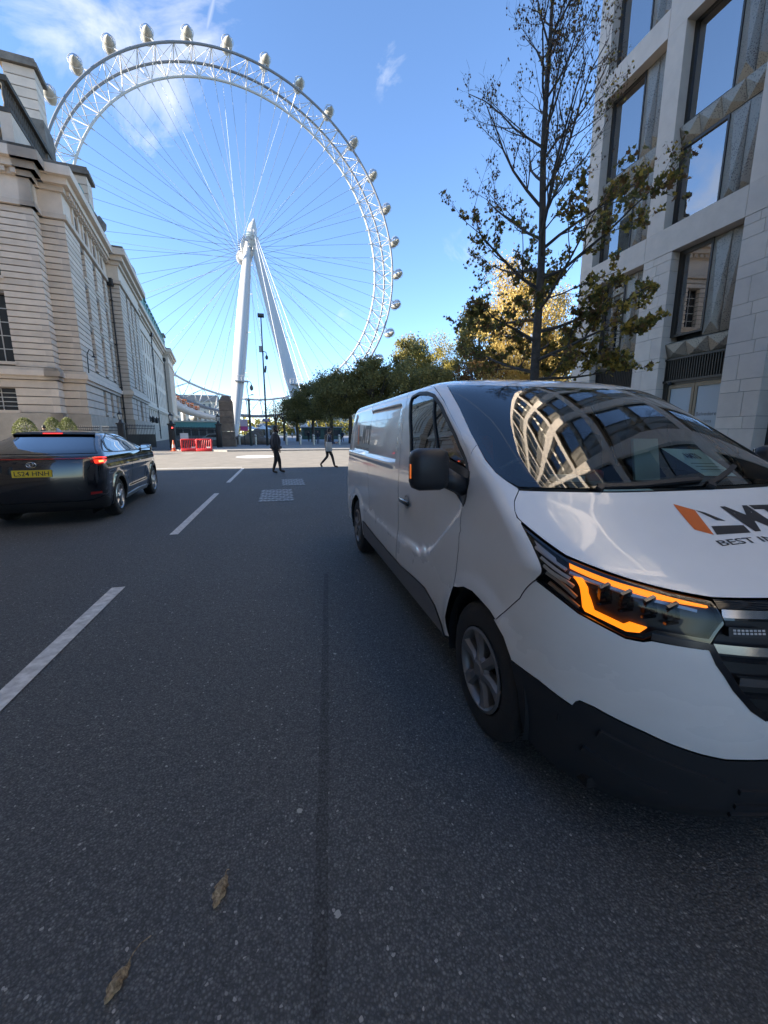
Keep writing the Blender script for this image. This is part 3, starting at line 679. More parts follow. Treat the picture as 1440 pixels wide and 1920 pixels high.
    # frieze windows on the flank
    for c in (3.2,6.2,9.2,12.2):
        mb=MB(); hbox(mb,-.05,.3,c-.5,c+.5,18.8,19.9); f=obj('frieze_window',mb,dark,t)
        for s in (-.75,.75):
            mb=MB(); hbox(mb,-.16,.3,c+s-.2,c+s+.2,18.62,20.18); obj('frieze_bracket',mb,st[1],f)
    # body
    mb=MB(); hbox(mb,.69,13,.69,92,0,22); hbox(mb,-E+.69,.69,B2+.69,B3-.1,0,21.9); hbox(mb,A1+.69,13,-D+.69,.69,0,21.9); obj('inner_mass',mb,core,t)
    obj('stone_courses',stuff,st[1],t)['kind']='stuff'
    # long rear range: piers, spandrels, windows
    n=15; b0,b1=B3,76; pit=(b1-b0)/n
    for k in range(n):
        c=b0+pit*(k+.5)
        mb=MB(); hbox(mb,-.02,.68,c-pit/2,c-.62,6.6,18.3); obj('range_pier',mb,st[2],t)
        mb=MB(); hbox(mb,-.02,.68,c+.62,c+pit/2,6.6,18.3); obj('range_pier',mb,st[2],t)
        for (z0,z1) in ((6.6,7.2),(10.6,11.6),(14.6,15.4),(17.8,18.3)):
            mb=MB(); hbox(mb,.0,.68,c-.62,c+.62,z0,z1); obj('spandrel',mb,st[0],t)
        for (z0,z1) in ((7.2,10.6),(11.6,14.6),(15.4,17.8)):
            mb=MB(); hbox(mb,.45,.5,c-.62,c+.62,z0,z1); w=obj('window',mb,dark,t); mb=MB(); hbox(mb,.40,.445,c-.62,c+.62,(z0+z1)/2-.05,(z0+z1)/2+.05); hbox(mb,.40,.445,c-.04,c+.04,z0,z1); obj('glazing_bars',mb,frame,w)
        for (z0,z1) in ((3.1,5.72),):
            mb=MB(); hbox(mb,0,.68,c-pit/2,c-.55,z0,z1); hbox(mb,0,.68,c+.55,c+pit/2,z0,z1); hbox(mb,.4,.68,c-.55,c+.55,z0,z1); obj('ground_pier',mb,st[1],t)
    # far end pavilion
    mb=MB(); hbox(mb,-E,.7,76,92,3.1,18.3); obj('end_pavilion',mb,st[1],t)
    for k in range(26):
        mb=MB(); hbox(mb,-E-.06,-E+.2,75.95,92,6.7+.45*k,6.7+.45*k+.36); obj('pavilion_course',mb,st[0],t)
    # roofs
    cop=mat('green_copper',(.10,.24,.20),.6,var=.3,scale=1)
    mb=MB(); mb.add([hp(.6,B3-3,22),hp(.6,92,22),hp(3.6,92,25.3),hp(3.6,B3-3,25.3),hp(12,92,25.5),hp(12,B3-3,25.5)],[(0,1,2,3),(3,2,4,5),(0,3,5)]); obj('roof',mb,cop,t)
    for b in np.arange(B3-1,75,3.4):
        mb=MB(); hbox(mb,.1,2.4,b,b+1.5,22,23.9); hbox(mb,-.1,2.5,b-.15,b+1.65,23.9,24.15); obj('dormer',mb,cop,t)
    mb=MB(); mb.add([hp(.9,.5,22),hp(.9,B3-3,22),hp(4,B3-3,25),hp(4,1.5,25),hp(12,1.5,25),hp(12,B3-3,25)],[(0,1,2,3),(3,2,5,4)]); obj('roof',mb,mat('slate',(.07,.075,.08),.7,var=.2,scale=2),t)
    for b in (6.0,9.8,13.6):
        mb=MB(); hbox(mb,-.2,1.6,b-.6,b+.6,22,23.3); hbox(mb,-.35,1.7,b-.75,b+.75,23.3,23.5); obj('dormer',mb,cop,t)
    # chimneys
    def chim(a0,a1,b0,b1,z1,zl):
        ch=MB(); hbox(ch,a0-.25,a1+.25,b0-.25,b1+.25,21.9,zl); c=obj('chimney',ch,lead,t)
        z=zl; 
        while z<z1-.2:
            zz=min(z+.78,z1); mb=MB(); hbox(mb,a0,a1,b0,b1,z+.04,zz-.04); obj('chimney_course',mb,random.choice(st),c); z=zz
        mb=MB(); hbox(mb,a0+.05,a1-.05,b0+.05,b1-.05,zl,z1); obj('chimney_core',mb,core,c)
        mb=MB(); hbox(mb,a0-.3,a1+.3,b0-.3,b1+.3,z1,z1+.35); hbox(mb,a0-.12,a1+.12,b0-.12,b1+.12,z1+.35,z1+.7); obj('chimney_cap',mb,lead,c)
    chim(2.2,4.4,6.5,8.6,32.3,28.4); chim(.1,2.0,11.2,13.2,27.0,23.0); chim(.8,2.2,17,18.6,25.4,22.5)
    chim(.6,2.0,34,36,27,24); chim(.6,2.0,52,54,27,24); chim(-.6,1.0,77,79,25,22.5)
    chim(-.5,.6,26.3,27.6,24.6,22.3); chim(-.4,.9,33.5,35.0,25.6,22.3)
    mb=MB(); hbox(mb,-.75,-.35,B3+1.5,75,22,22.9); obj('copper_gutter',mb,cop,t)
    for b in np.arange(B3+2,74,2.9):
        mb=MB(); hbox(mb,-.65,.9,b,b+1.5,22.9,24.0); hbox(mb,-.8,1.0,b-.12,b+1.62,24.0,24.25); obj('copper_dormer',mb,cop,t)
    for b in (13.2,75.0):
        mb=MB(); mb.lathe([(.45,0),(.45,.5),(.2,.6),(.55,1.1),(.6,1.5),(.3,1.9),(.12,2.2),(.001,2.3)],hp(-.3,b,22),10); obj('urn',mb,lead,t,smooth=True)
    # balustrade over the left front
    MBped=MB(); bal=MB(); hbox(MBped,1.9,2.6,-2.1,7.2,21.95,23.9); hbox(bal,1.85,2.6,-2.15,7.2,23.9,24.2); hbox(bal,1.85,2.6,-2.15,7.2,25.85,26.2); hbox(bal,A1+.3,13,-D-.55,-D-.1,22,22.3); hbox(bal,A1+.3,13,-D-.6,-D-.05,23.35,23.6)
    obj('parapet_wall',MBped,st[1],t)
    bo=obj('balustrade',bal,mat('sooty_stone',(.075,.068,.058),.9,var=.35,scale=1.5),t)
    for k in range(40):
        mb=MB(); 
        if k<24: p=hp(2.2,-1.9+.38*k,24.2)
        else: p=hp(A1+1.3+.38*(k-24),-D-.32,22.3)
        h_=1.6 if k<24 else 1.0; mb.lathe([(.14,0),(.14,.1*h_),(.08,.2*h_),(.16,.5*h_),(.07,.85*h_),(.13,.98*h_),(.13,1.05*h_)],p,8); obj('baluster',mb,mat('sooty_stone'),bo,smooth=True)
    # down-pipes with rain heads, wall lamp
    for (b,zt,off) in ((B2-.25,18.0,0),(B3+.6,20.0,0),(52,20.0,0),(75.6,19.0,0)):
        mb=MB(); mb.tube([hp(-.28-off,b,zt),hp(-.28-off,b,.4)],.09,8); mb.cbox(hp(-.32-off,b,zt+.3),(.28,.28,.4),b=.05); 
        for z in np.arange(2,zt,2.4): mb.cbox(hp(-.26-off,b,z),(.13,.13,.06))
        obj('down_pipe',mb,black,t)
    mb=MB(); mb.tube([hp(-.1,1.2,6.7),hp(-.15,1.2,8.3),hp(-.35,1.2,8.7),hp(-.6,1.2,8.5),hp(-.62,1.2,8.2)],.04,6); mb.lathe([(.05,.15),(.2,0),(.02,-.02)],hp(-.62,1.2,8.05),10); obj('wall_lamp',mb,black,t)
    # small vents and ground-floor wall lamps of the block
    for b in (31,36,41):
        mb=MB(); mb.tube([hp(-.05,b,3.3),hp(-.9,b,3.6)],.05,6); mb.lathe([(.05,0),(.28,.1),(.34,.75),(.1,1.0),(.02,1.15)],hp(-.95,b,3.2),6); obj('lantern',mb,black,t)
stone_hall()
def north_block():
    t=thing('stone_block_opposite','banded stone block across the street that shades the road','building',(-10.5,-20,0)); st=mat('portland_b'); dk=mat('hall_pane'); core=mat('hall_joint')
    mb=MB(); mb.box(-45,-10.9,-24,16.9,0,24.2); obj('mass',mb,core,t)
    for k in range(58):
        z0=.2+.49*k
        if z0<22:
            mb=MB(); mb.box(-45,-10.6,-24.3,17.2,z0+.05,z0+.44); obj('stone_course',mb,st,t)
    mb=MB(); mb.box(-45,-10.0,-24.6,17.5,22.2,23.3); mb.box(-45,-10.4,-24.4,17.3,23.3,25.0); obj('cornice',mb,mat('portland_a'),t)
    for y in np.arange(-22,15,3.6):
        for z in (1.6,6.8,11.4,15.8,19.8):
            mb=MB(); mb.box(-10.7,-10.55,y-.65,y+.65,z,z+2.4); obj('window',mb,dk,t)
north_block()
# ---------------------------------------------------------------- the great observation wheel
WC=Vector((-9.14,178.39,68.17)); WPH=.2216; WT=Vector((math.cos(WPH),math.sin(WPH),0)); WN=Vector((-math.sin(WPH),math.cos(WPH),0)); UP=Vector((0,0,1))
def wpt(r,a,o=0.0): return WC+WT*(r*math.cos(a))+UP*(r*math.sin(a))+WN*o
def big_wheel():
    t=thing('observation_wheel','giant white observation wheel with glass capsules standing beyond the gardens','ferris wheel',(WC.x,WC.y,0))
    w=mat('wheel_white',(.46,.45,.43),.5); wd=mat('wheel_track',(.17,.18,.20),.55); cab=mat('cable_steel',(.10,.11,.13),.6); cabw=mat('cable_white',(.45,.46,.48),.5)
    N=64; Ro,Ri,OF=60.0,53.5,4.0
    ang=[2*PI*k/N+R(2.2) for k in range(N)]
    def ring(r,o,rad,m,name,n=192):
        mb=MB(); pts=[wpt(r,2*PI*k/n,o) for k in range(n)]; V=[];F=[]; s=8
        for k in range(n):
            a=2*PI*k/n; er=(WT*math.cos(a)+UP*math.sin(a))
            for j in range(s): q=2*PI*j/s; V.append(pts[k]+er*(rad*math.cos(q))+WN*(rad*math.sin(q)))
        for k in range(n):
            for j in range(s): F.append((k*s+j,k*s+(j+1)%s,((k+1)%n)*s+(j+1)%s,((k+1)%n)*s+j))
        mb.add(V,F); obj(name,mb,m,t,smooth=True)
    ring(Ro,-OF,.42,wd,'outer_rim'); ring(Ro,OF,.42,wd,'outer_rim'); ring(Ri,0,.40,w,'inner_rim')
    S=[]
    for k in range(N):
        a,b=ang[k],ang[(k+1)%N]+(2*PI if k==N-1 else 0); m_=(a+b)/2
        for o in (-OF,OF):
            S.append((wpt(Ro,a,o),wpt(Ri,a,0),.155)); S.append((wpt(Ro,a,o),wpt(Ri,b,0),.11)); S.append((wpt(Ro,b,o),wpt(Ri,a,0),.07))
        S.append((wpt(Ro,a,-OF),wpt(Ro,a,OF),.13)); S.append((wpt(Ro,a,-OF),wpt(Ro,b,OF),.07))
    vis=sorted(S,key=lambda s:-(s[2]*10+s[0].z*.005)); rest=MB()
    for i,(p,q,r) in enumerate(vis):
        if i<300: mb=MB(); mb.tube([p,q],r,5,False); obj('strut',mb,w,t)
        else: rest.tube([p,q],r,5,False)
    obj('lattice',rest,w,t)['kind']='stuff'
    for k in range(N):
        o=5.2 if k%2 else -5.2; h=WC+WN*o+(WT*math.cos(ang[k])+UP*math.sin(ang[k]))*2.6
        mb=MB(); mb.tube([wpt(Ri,ang[k],0),h],.055,5,False); obj('spoke_cable',mb,cab,t)
        mb=MB(); p=wpt(Ri,ang[k],0); d=(h-p).normalized(); mb.tube([p,p+d*1.4],[.28,.16],6); obj('cable_socket',mb,w,t)
    for k in range(16):
        a=2*PI*k/16+R(2.2)+R(2.8); h=WC+(WT*math.cos(a+1.2)+UP*math.sin(a+1.2))*2.8; mb=MB(); mb.tube([wpt(Ri,a,0),h],.05,5,False); obj('rotation_cable',mb,cabw,t)
    # hub and spindle
    Mx=Matrix((WT,UP,WN)).transposed()
    mb=MB(); mb.lathe([(.01,-6.5),(2.0,-6.5),(2.9,-5.8),(2.9,-4.4),(2.0,-4.0),(2.0,4.0),(2.9,4.4),(2.9,5.8),(1.6,6.4),(.01,6.6)],WC,24,M=Mx); obj('hub',mb,w,t,auto=R(35))
    mb=MB(); mb.lathe([(1.1,-12),(1.4,-6.4)],WC,16,M=Mx); mb.lathe([(.01,-12),(1.1,-12)],WC,16,M=Mx); obj('spindle',mb,w,t,auto=R(35))
    for k in range(32):
        a=2*PI*k/32; p=WC-WN*5.1+(WT*math.cos(a)+UP*math.sin(a))*3.0; mb=MB(); mb.tube([p,p+(WT*math.cos(a)+UP*math.sin(a))*.7],.12,5); obj('cable_anchor',mb,cab,t)
    # A-frame legs leaning over from the garden side
    top=WC-WN*10.5+UP*.5
    def leg(k,tt,sd):
        base=Vector((WC.x,WC.y,0))-WN*k+WT*tt; tp=top+WT*(sd*1.0)-UP*1.0; mb=MB(); n=18
        pts=[base+(tp-base)*(i/n) for i in range(n+1)]; rs=[.75+1.35*math.sin(PI*min(1,max(0,(i/n)*.92+.05)))**.8 for i in range(n+1)]
        mb.tube(pts,rs,20); l=obj('support_leg',mb,w,t,smooth=True)
        for f in ((.18,.30,.5,.7,.86)):
            p=base+(tp-base)*f; d=(tp-base).normalized(); side=d.cross(UP).normalized()
            mb=MB(); rr=.8+1.35*math.sin(PI*(f*.92+.05))**.8; mb.tube([p+side*rr*.7-WN*rr*.7,p+side*rr*1.25-WN*rr*.9],.12,5); obj('leg_bracket',mb,w,l)
        d=(tp-base); sd_=d.normalized().cross(UP).normalized()
        for off in (-.35,.35):
            mb=MB(); pp=[]
            for i in range(13):
                f=.06+.86*i/12; rr=.75+1.35*math.sin(PI*min(1,f*.92+.05))**.8; pp.append(base+d*f-WN*(rr*.93+.12)*.85+sd_*(rr*.45+off)+UP*.2)
            mb.tube(pp,.07,5); obj('leg_rail',mb,cab,l)
        mb=MB(); c=base+d*.26; mb.cbox(c+Vector((1.2,-1.6,0)),(2.0,1.4,.15)); 
        for q in range(5): mb.tube([c+Vector((-.8+q,-3.0,.1)),c+Vector((-.8+q,-3.0,1.5))],.06,4)
        mb.tube([c+Vector((-.8,-3.0,1.5)),c+Vector((3.2,-3.0,1.5))],.07,4); obj('leg_platform',mb,w,l)
    leg(40,-13.6,-1); leg(40,9.3,1)
    # pointed head at the apex
    mb=MB(); pts=[top+UP*-3.0,top+UP*1.5+WT*.3,top+UP*4.5+WT*.9,top+UP*7.0+WT*1.5]; mb.tube(pts,[1.5,1.9,1.3,.25],12); obj('apex_head',mb,w,t,smooth=True)
    for z in (-4.2,-.5):
        mb=MB(); c=top+UP*z
        mb.tube([c+WT*math.cos(a)*2.6-WN*math.sin(a)*2.6 for a in np.linspace(0,2*PI,17)],.10,5,False); mb.tube([c+UP*1.1+WT*math.cos(a)*2.6-WN*math.sin(a)*2.6 for a in np.linspace(0,2*PI,17)],.10,5,False)
        for a in np.linspace(0,2*PI,13): mb.tube([c+WT*math.cos(a)*2.6-WN*math.sin(a)*2.6,c+UP*1.1+WT*math.cos(a)*2.6-WN*math.sin(a)*2.6],.09,4)
        obj('service_gallery',mb,w,t)
    for tt,k in ((4.5,64),(6.5,64),(8.5,66),(-1,66)):
        mb=MB(); a=top+UP*5+WT*.8; b=Vector((WC.x,WC.y,0))-WN*k+WT*tt; mb.tube([a,b],.11,6); obj('backstay',mb,cabw,t)
    # capsules
    gl=glassmat('capsule_glass',(.60,.70,.68),refl=.7); pod=mat('capsule_shell',(.30,.285,.25),.6); fr=mat('capsule_frame',(.35,.36,.36),.4)
    for k in range(32):
        a=R(2.2)+2*PI*k/32; c=wpt(64.6,a,0); er=(WT*math.cos(a)+UP*math.sin(a))
        ax=WN; side=ax.cross(UP)
        Mc=Matrix((side,UP,ax)).transposed()      # lathe axis along wheel axle
        prof=[(max(.02,1.72*math.sin(PI*q)**.55),-4.0+8.0*q) for q in np.linspace(0,1,13)]
        mb=MB(); mb.lathe(prof,c,18,a0=R(-10),a1=R(190),M=Mc); cp=obj('capsule',mb,gl,t,smooth=True)
        mb=MB(); mb.lathe(prof,c,18,a0=R(190),a1=R(350),M=Mc); mb.add([tuple(c+Mc@Vector((r*sg*.98,-.17*r,h))) for sg in (-1,1) for r,h in prof],[(i,i+1,13+i+1,13+i) for i in range(12)]); obj('floor_shell',mb,pod,cp,smooth=True)
        mb=MB()
        for h in (-2.2,-1.1,0,1.1,2.2):
            r=1.75*math.sin(PI*(h+4.0)/8.0)**.55; mb.tube([c+Mc@Vector((r*math.cos(q),r*math.sin(q),h)) for q in np.linspace(0,PI,9)],.06,4,False)
        obj('glazing_frame',mb,fr,cp)
        for h in (-1.6,1.6):
            mb=MB(); mb.tube([c+Mc@Vector((1.86*math.cos(q),1.86*math.sin(q),h)) for q in np.linspace(0,2*PI,17)],.09,5,False); mb.tube([c+Mc@Vector((0,0,h))-er*1.8,wpt(Ro,a,math.copysign(OF,h))],.14,5); obj('mounting_ring',mb,w,cp)
        mb=MB(); mb.cbox(c+UP*-.35,(1.0,.4,.35)); obj('bench',mb,fr,cp)
big_wheel()
def boarding():
    w=mat('wheel_white'); t=thing('boarding_platform','white curved boarding ramp under the observation wheel','platform',(-26,146,0))
    V=[];F=[]; n=14; mb=MB()
    for i in range(n+1):
        u=i/n; x=-33+14.5*u; y=140+10*u; zt=13.2-6.3*u-1.2*math.sin(PI*u); h=3.0*(1-.75*u)+.5
        V+=[(x,y-1,zt),(x+.4,y-2.2,zt-h*.55),(x+.2,y-.8,zt-h),(x,y+2.5,zt-h*.9),(x,y+3,zt)]
    F=[(i*5+j,(i+1)*5+j,(i+1)*5+(j+1)%5,i*5+(j+1)%5) for i in range(n) for j in range(5)]; mb.add(V,F); obj('curved_deck',mb,w,t,smooth=True)
    mb=MB()
    for i in range(15):
        u=i/14; x=-33+14.5*u; y=139+10*u; z=13.2-6.3*u-1.2*math.sin(PI*u); mb.tube([(x,y,z),(x,y,z+1.3)],.08,4)
        if i<14:
            u2=(i+1)/14; x2=-33+14.5*u2; z2=13.2-6.3*u2-1.2*math.sin(PI*u2)
            for h in (.6,1.3): mb.tube([(x,y,z+h),(x2,139+10*u2,z2+h)],.06,4)
    obj('railing',mb,w,t)
    for i,(u,h) in enumerate(((.18,1.3),(.3,1.5),(.42,1.4),(.52,1.2))):
        x=-33+14.5*u; z=13.2-6.3*u-1.2*math.sin(PI*u); mb=MB(); mb.cbox((x,141+10*u,z+h*.5),(.9,.4,h*.5),b=.1); obj('orange_panel',mb,mat('orange_panel',(.5,.14,.03),.6),t)
    for (x,z,r) in ((-29.6,9.0,.7),(-25,8,.5),(-21.5,6.5,.45)):
        mb=MB(); mb.tube([(x,147,0),(x,147,z)],r,10); obj('column',mb,w,t)
    k=thing('ticket_kiosk','long low kiosk with teal fascia behind the iron gate','kiosk',(-20.5,120,0)); mb=MB(); mb.box(-26.5,-15.5,119,124,0,2.9); obj('wall',mb,mat('kiosk_wall',(.18,.18,.18),.7),k)
    mb=MB(); mb.box(-26.9,-15.1,118.4,124.5,2.9,4.3); obj('fascia',mb,mat('teal',(.12,.30,.28),.6),k); mb=MB(); mb.box(-27,-15,118.2,124.6,4.3,4.7); obj('roof_edge',mb,mat('cream',(.55,.5,.4),.7),k)
    for x in np.arange(-26,-16,1.9):
        mb=MB(); mb.box(x,x+1.5,118.9,119,.9,2.5); obj('hatch',mb,mat('hall_pane'),k)
boarding()
def far_buildings():
    st=[mat('far_stone',(.50,.45,.37),.9),mat('far_stone_b',(.42,.40,.36),.9)]; dk=mat('far_window',(.10,.11,.12),.4)
    L=[('pale riverside building left of the obelisk far across the water',-96,-50,30,420,0),('distant stone building with pitched roof between the wheel legs',8,34,27,430,1),('long pale stone building far behind the lamp mast',36,84,34,440,0),('distant stone building above the garden trees',88,150,30,450,1),('pale block far left behind the boarding ramp',-150,-100,26,425,1)]
    for lab,x0,x1,h,y,roof in L:
        t=thing('far_building',lab,'building',((x0+x1)/2,y,0),0,'buildings across the river'); mb=MB(); mb.box(x0,x1,y,y+20,0,h); obj('wall',mb,st[roof],t)
        mb=MB(); xm=(x0+x1)/2
        if roof: mb.add([(x0,y,h),(x1,y,h),(x1,y+20,h),(x0,y+20,h),(x0+4,y+10,h+9),(x1-4,y+10,h+9)],[(0,1,5,4),(1,2,5),(2,3,4,5),(3,0,4)])
        else: mb.box(x0-.8,x1+.8,y-.8,y+20,h,h+1.6); mb.box(x0+5,x1-5,y+3,y+18,h+1.6,h+6)
        obj('roof',mb,mat('far_roof',(.16,.17,.18),.8),t)
        n=int((x1-x0)/4.2)
        for i in range(n):
            for z in range(3):
                mb=MB(); cx=x0+(i+.5)*(x1-x0)/n; zz=h-5.5-6.5*z; mb.box(cx-.9,cx+.9,y-.15,y-.01,zz,zz+3.4); obj('window',mb,dk,t)
far_buildings()
mb=MB(); mb.add([(-700,215,.3),(700,215,.3),(700,415,.3),(-700,415,.3)],[(0,1,2,3)]); struct('river_water',mb,mat('water',(.05,.06,.06),.12,bump=.3,scale=.3))
mb=MB(); mb.add([(-900,414,0),(900,414,0),(900,900,3),(-900,900,3)],[(0,1,2,3)]); struct('far_bank',mb,mat('far_ground',(.1,.12,.06),.9))
# ---------------------------------------------------------------- the white van
VAN_ROWS=[(.165,.87,.905,.72,5.90,.10),(.25,.82,.930,.76,5.93,.10),(.40,.80,.948,.80,5.95,.10),(.55,.795,.956,.80,5.96,.10),(.75,.815,.957,.76,5.96,.10),
(.88,.85,.955,.70,5.96,.10),(.95,.88,.952,.63,5.955,.10),(.99,.94,.949,.52,5.95,.10),(1.05,1.07,.944,.43,5.95,.10),(1.12,1.225,.938,.36,5.94,.10),(1.20,1.38,.930,.33,5.94,.11),
(1.28,1.50,.922,.34,5.93,.11),(1.45,1.77,.900,.38,5.92,.12),(1.65,2.10,.868,.42,5.90,.13),(1.785,2.37,.830,.42,5.88,.15),(1.838,2.53,.780,.42,5.85,.18),(1.866,2.68,.690,.40,5.80,.20),
(1.886,2.86,.540,.36,5.73,.20),(1.898,3.06,.340,.28,5.65,.16),(1.902,3.25,.120,.12,5.60,.08),(1.903,3.4,.004,.02,5.5,.02)]
VF,VR,VWR=1.724,5.11,.335       # axles, wheel radius
def sstep(a,b,x): t=np.clip((x-a)/(b-a),0,1); return t*t*(3-2*t)
def van_disp(s,y,z):
    side=sstep(.85,1.0,s)*(1-sstep(2.0,2.06,s))
    zc=np.interp(y,[1.5,1.97,2.12,2.28,2.42,2.56,2.75,3.06,6],[1.50,1.12,.985,.855,.745,.69,.655,.64,.62])
    d=z-zc; amp=.034*sstep(1.95,2.12,y)*(1-.62*sstep(2.7,3.3,y))
    out=-amp*sstep(0,.055,d)*(1-sstep(.10,.50,d))
    lo=1.262+.004*(y-3.4); rec=sstep(3.40,3.425,y-.10*(z-1.3))*(1-sstep(5.60,5.625,y))*sstep(lo,lo+.02,z)*(1-sstep(1.722,1.738,z))
    out=out-.016*rec
    out=out+.012*sstep(3.34,3.6,y)*sstep(1.185,1.235,z)*(1-sstep(1.245,lo+.004,z))
    for c in (VF,VR):
        r=np.hypot(y-c,z-VWR); out=out+.014*(1-sstep(.40,.50,r))*sstep(.3,.40,r)
    return out*side
VAN=Loft(VAN_ROWS,1.86,disp=van_disp)
def side_sv(L,y,z):
    lo,hi=0,L.n-1.01
    for _ in range(40):
        mid=(lo+hi)/2
        if L.row(np.array(mid))[0]<z: lo=mid
        else: hi=mid
    z_,yF,w,D,yR,DR=L.row(np.array(lo))
    t=(y-yF-D)/(yR-DR-yF-D)
    if t>=0: return (-(1+t),lo)
    c=1-(y-yF)/D; a=math.acos(min(1,max(0,c)**(L.nf/2))); return (-a/(PI/2),lo)
def top_z(L,x,y):
    """height of the skin's front/top at plan point x,y"""
    lo,hi=5.5,L.n-1.01; u=abs(x-L.xc)
    for _ in range(40):
        mid=(lo+hi)/2; z,yF,w,D,yR,DR=L.row(np.array(mid)); k=min(1,u/w); yy=yF+D*(1-(1-k**L.nf)**(1/L.nf))
        if yy<y: lo=mid
        else: hi=mid
    return float(L.row(np.array(lo))[0])
def build_van():
    t=thing('delivery_van','white delivery van with orange indicator lights lit, close by on the right','van',(1.86,3.4,0))
    white=mat('van_paint',(.82,.815,.79),.20,0,var=.03,scale=2.2,coat=.8,spec=.5)
    dirt_paint(white)
    blk=mat('van_black_plastic',(.022,.023,.026),.45,spec=.4,bump=.03,scale=300); blk2=mat('van_dark',(.006,.006,.007),.8); rub=mat('van_rubber',(.012,.012,.012),.55)
    grey=mat('van_side_trim',(.13,.135,.145),.5,bump=.03,scale=300); chrome=mat('van_chrome',(.62,.63,.65),.12,1); dkc=mat('grille_chrome',(.34,.35,.36),.16,1); mod=mat('lamp_module',(.10,.10,.11),.12,.9); gloss=mat('van_gloss_black',(.006,.006,.008),.08,coat=.5)
    glass=glassmat('van_windscreen_glass',(.62,.72,.69)); sglass=glassmat('van_side_glass',(.34,.38,.37)); lens=glassmat('lamp_lens',(.93,.94,.95),refl=.3)
    amber=mat('amber_lit',(.9,.25,.01),.4,emit=(1,.22,.008),es=.42)
    L=VAN; Mr=lambda l:[(-s,v) for s,v in reversed(l)]
    wsl=[(-.756,14.41),(-.762,13.6),(-.768,12.96),(-.8,12.23),(-.812,11.58),(-.792,11.28),(-.747,11.04),(-.695,10.82)]
    wsb=[(-.467,10.82),(-.299,10.79),(-.154,10.79)]; wst=[(-.603,14.32),(-.45,14.18),(-.315,14.05),(-.09,14.0)]
    ws=wsl+wsb+Mr(wsb)+Mr(wsl)+[(-s,v) for s,v in wst]+list(reversed(wst))
    skin(L,'windscreen',ws,glass,t,sp=.04,inset=.004,off=.002,flange=0)
    fr=[(-.70,14.05),(-.705,13.3),(-.715,12.9),(-.745,12.2),(-.755,11.6),(-.735,11.36),(-.69,11.2),(-.62,11.06)]; fb=[(-.467,11.03),(-.299,11.0),(-.154,11.0)]; ft=[(-.55,13.93),(-.315,13.72),(-.09,13.68)]
    hole=fr+fb+Mr(fb)+Mr(fr)+[(-s,v) for s,v in ft]+list(reversed(ft))
    skin(L,'windscreen_border',ws,mat('frit',(.004,.004,.005),.18),t,holes=[hole],sp=.035,inset=.001,off=-.002,flange=0)
    bs=[(-.703,10.70),(-.776,10.11),(-.816,9.68),(-.828,9.4),(-.812,9.24)]; bf=[(-.743,8.59),(-.683,8.05),(-.563,7.56),(-.459,7.15),(-.323,6.63),(-.194,6.55)]
    bt=[(-.467,10.70),(-.299,10.67),(-.154,10.67)]
    skin(L,'bonnet',bs+bf+Mr(bf)+Mr(bs)+Mr(bt)[0:0]+[(-s,v) for s,v in bt]+list(reversed(bt)),white,t,sp=.03,gap=rub,inset=.0035)
    skin(L,'cowl',[(-.69,10.70)]+bt+[(-s,v) for s,v in reversed(bt)]+[(.69,10.70),(.69,10.82)]+Mr(wsb)[0:0]+[(-s,v) for s,v in wsb]+list(reversed(wsb))+[(-.69,10.82)],blk,t,off=-.012,inset=0,flange=0)
    lamp=[(-.824,9.11),(-.752,8.48),(-.691,7.96),(-.571,7.47),(-.463,7.07),(-.331,6.44),(-.315,5.27),(-.351,4.62),(-.415,4.68),(-.475,4.73),(-.507,4.54),(-.551,4.54),(-.683,4.95),(-.768,5.46),(-.852,5.95)]
    yz=lambda pts,n=5:[side_sv(L,pts[i][0]+(pts[i+1][0]-pts[i][0])*k/n,pts[i][1]+(pts[i+1][1]-pts[i][1])*k/n) for i in range(len(pts)-1) for k in range(n)]+[side_sv(L,*pts[-1])]
    door_front=yz([(2.015,.665),(1.985,.89),(2.0,1.10)])+[(-1.038,11.09),(-1.015,11.42)]
    dr=yz([(3.27,.285),(3.22,.6),(3.21,.9),(3.25,1.2),(3.30,1.5),(3.33,1.76)])+[side_sv(L,3.40,1.82),side_sv(L,3.47,1.848)]
    slr=yz([(4.45,.29),(4.39,.6),(4.38,.8),(4.48,1.1),(4.56,1.25),(4.62,1.5),(4.68,1.77)])+[side_sv(L,4.76,1.82),side_sv(L,4.83,1.848)]
    clt=[(-.904,3.02),(-.792,2.96),(-.679,2.75),(-.671,2.88),(-.659,2.96),(-.619,2.94),(-.491,2.72),(-.423,2.55),(-.355,2.42),(-.303,2.36),(-.21,2.40)]
    gr=[(-.351,4.54),(-.335,4.21),(-.299,3.75),(-.259,3.45),(-.226,3.32),(-.15,3.2)]
    for side in (0,1):
        ms=bool(side); f=(lambda l:[(-s,v) for s,v in l]) if side else (lambda l:l)
        wing=[(-.804,11.96),(-.812,11.58),(-.792,11.28),(-.747,11.04),(-.703,10.80)]+bs+[(-.826,9.15),(-.852,5.95),(-.896,4.65),(-.98,3.67),(-1.003,3.77),(-1.023,3.83),(-1.046,3.89),(-1.069,3.81),(-1.085,3.66)]+door_front+[(-.932,11.71)]
        skin(L,'wing',wing,white,t,gap=rub,mirror_side=ms,sp=.025)
        door=[(-1.108,3.15),(-1.123,2.23),(-1.115,1.55),(-1.13,1.41)]+dr+[(-1.108,15.46),(-1.038,15.44),(-.928,14.41),(-.892,13.35),(-.904,12.31),(-.984,11.55)]+list(reversed(door_front))
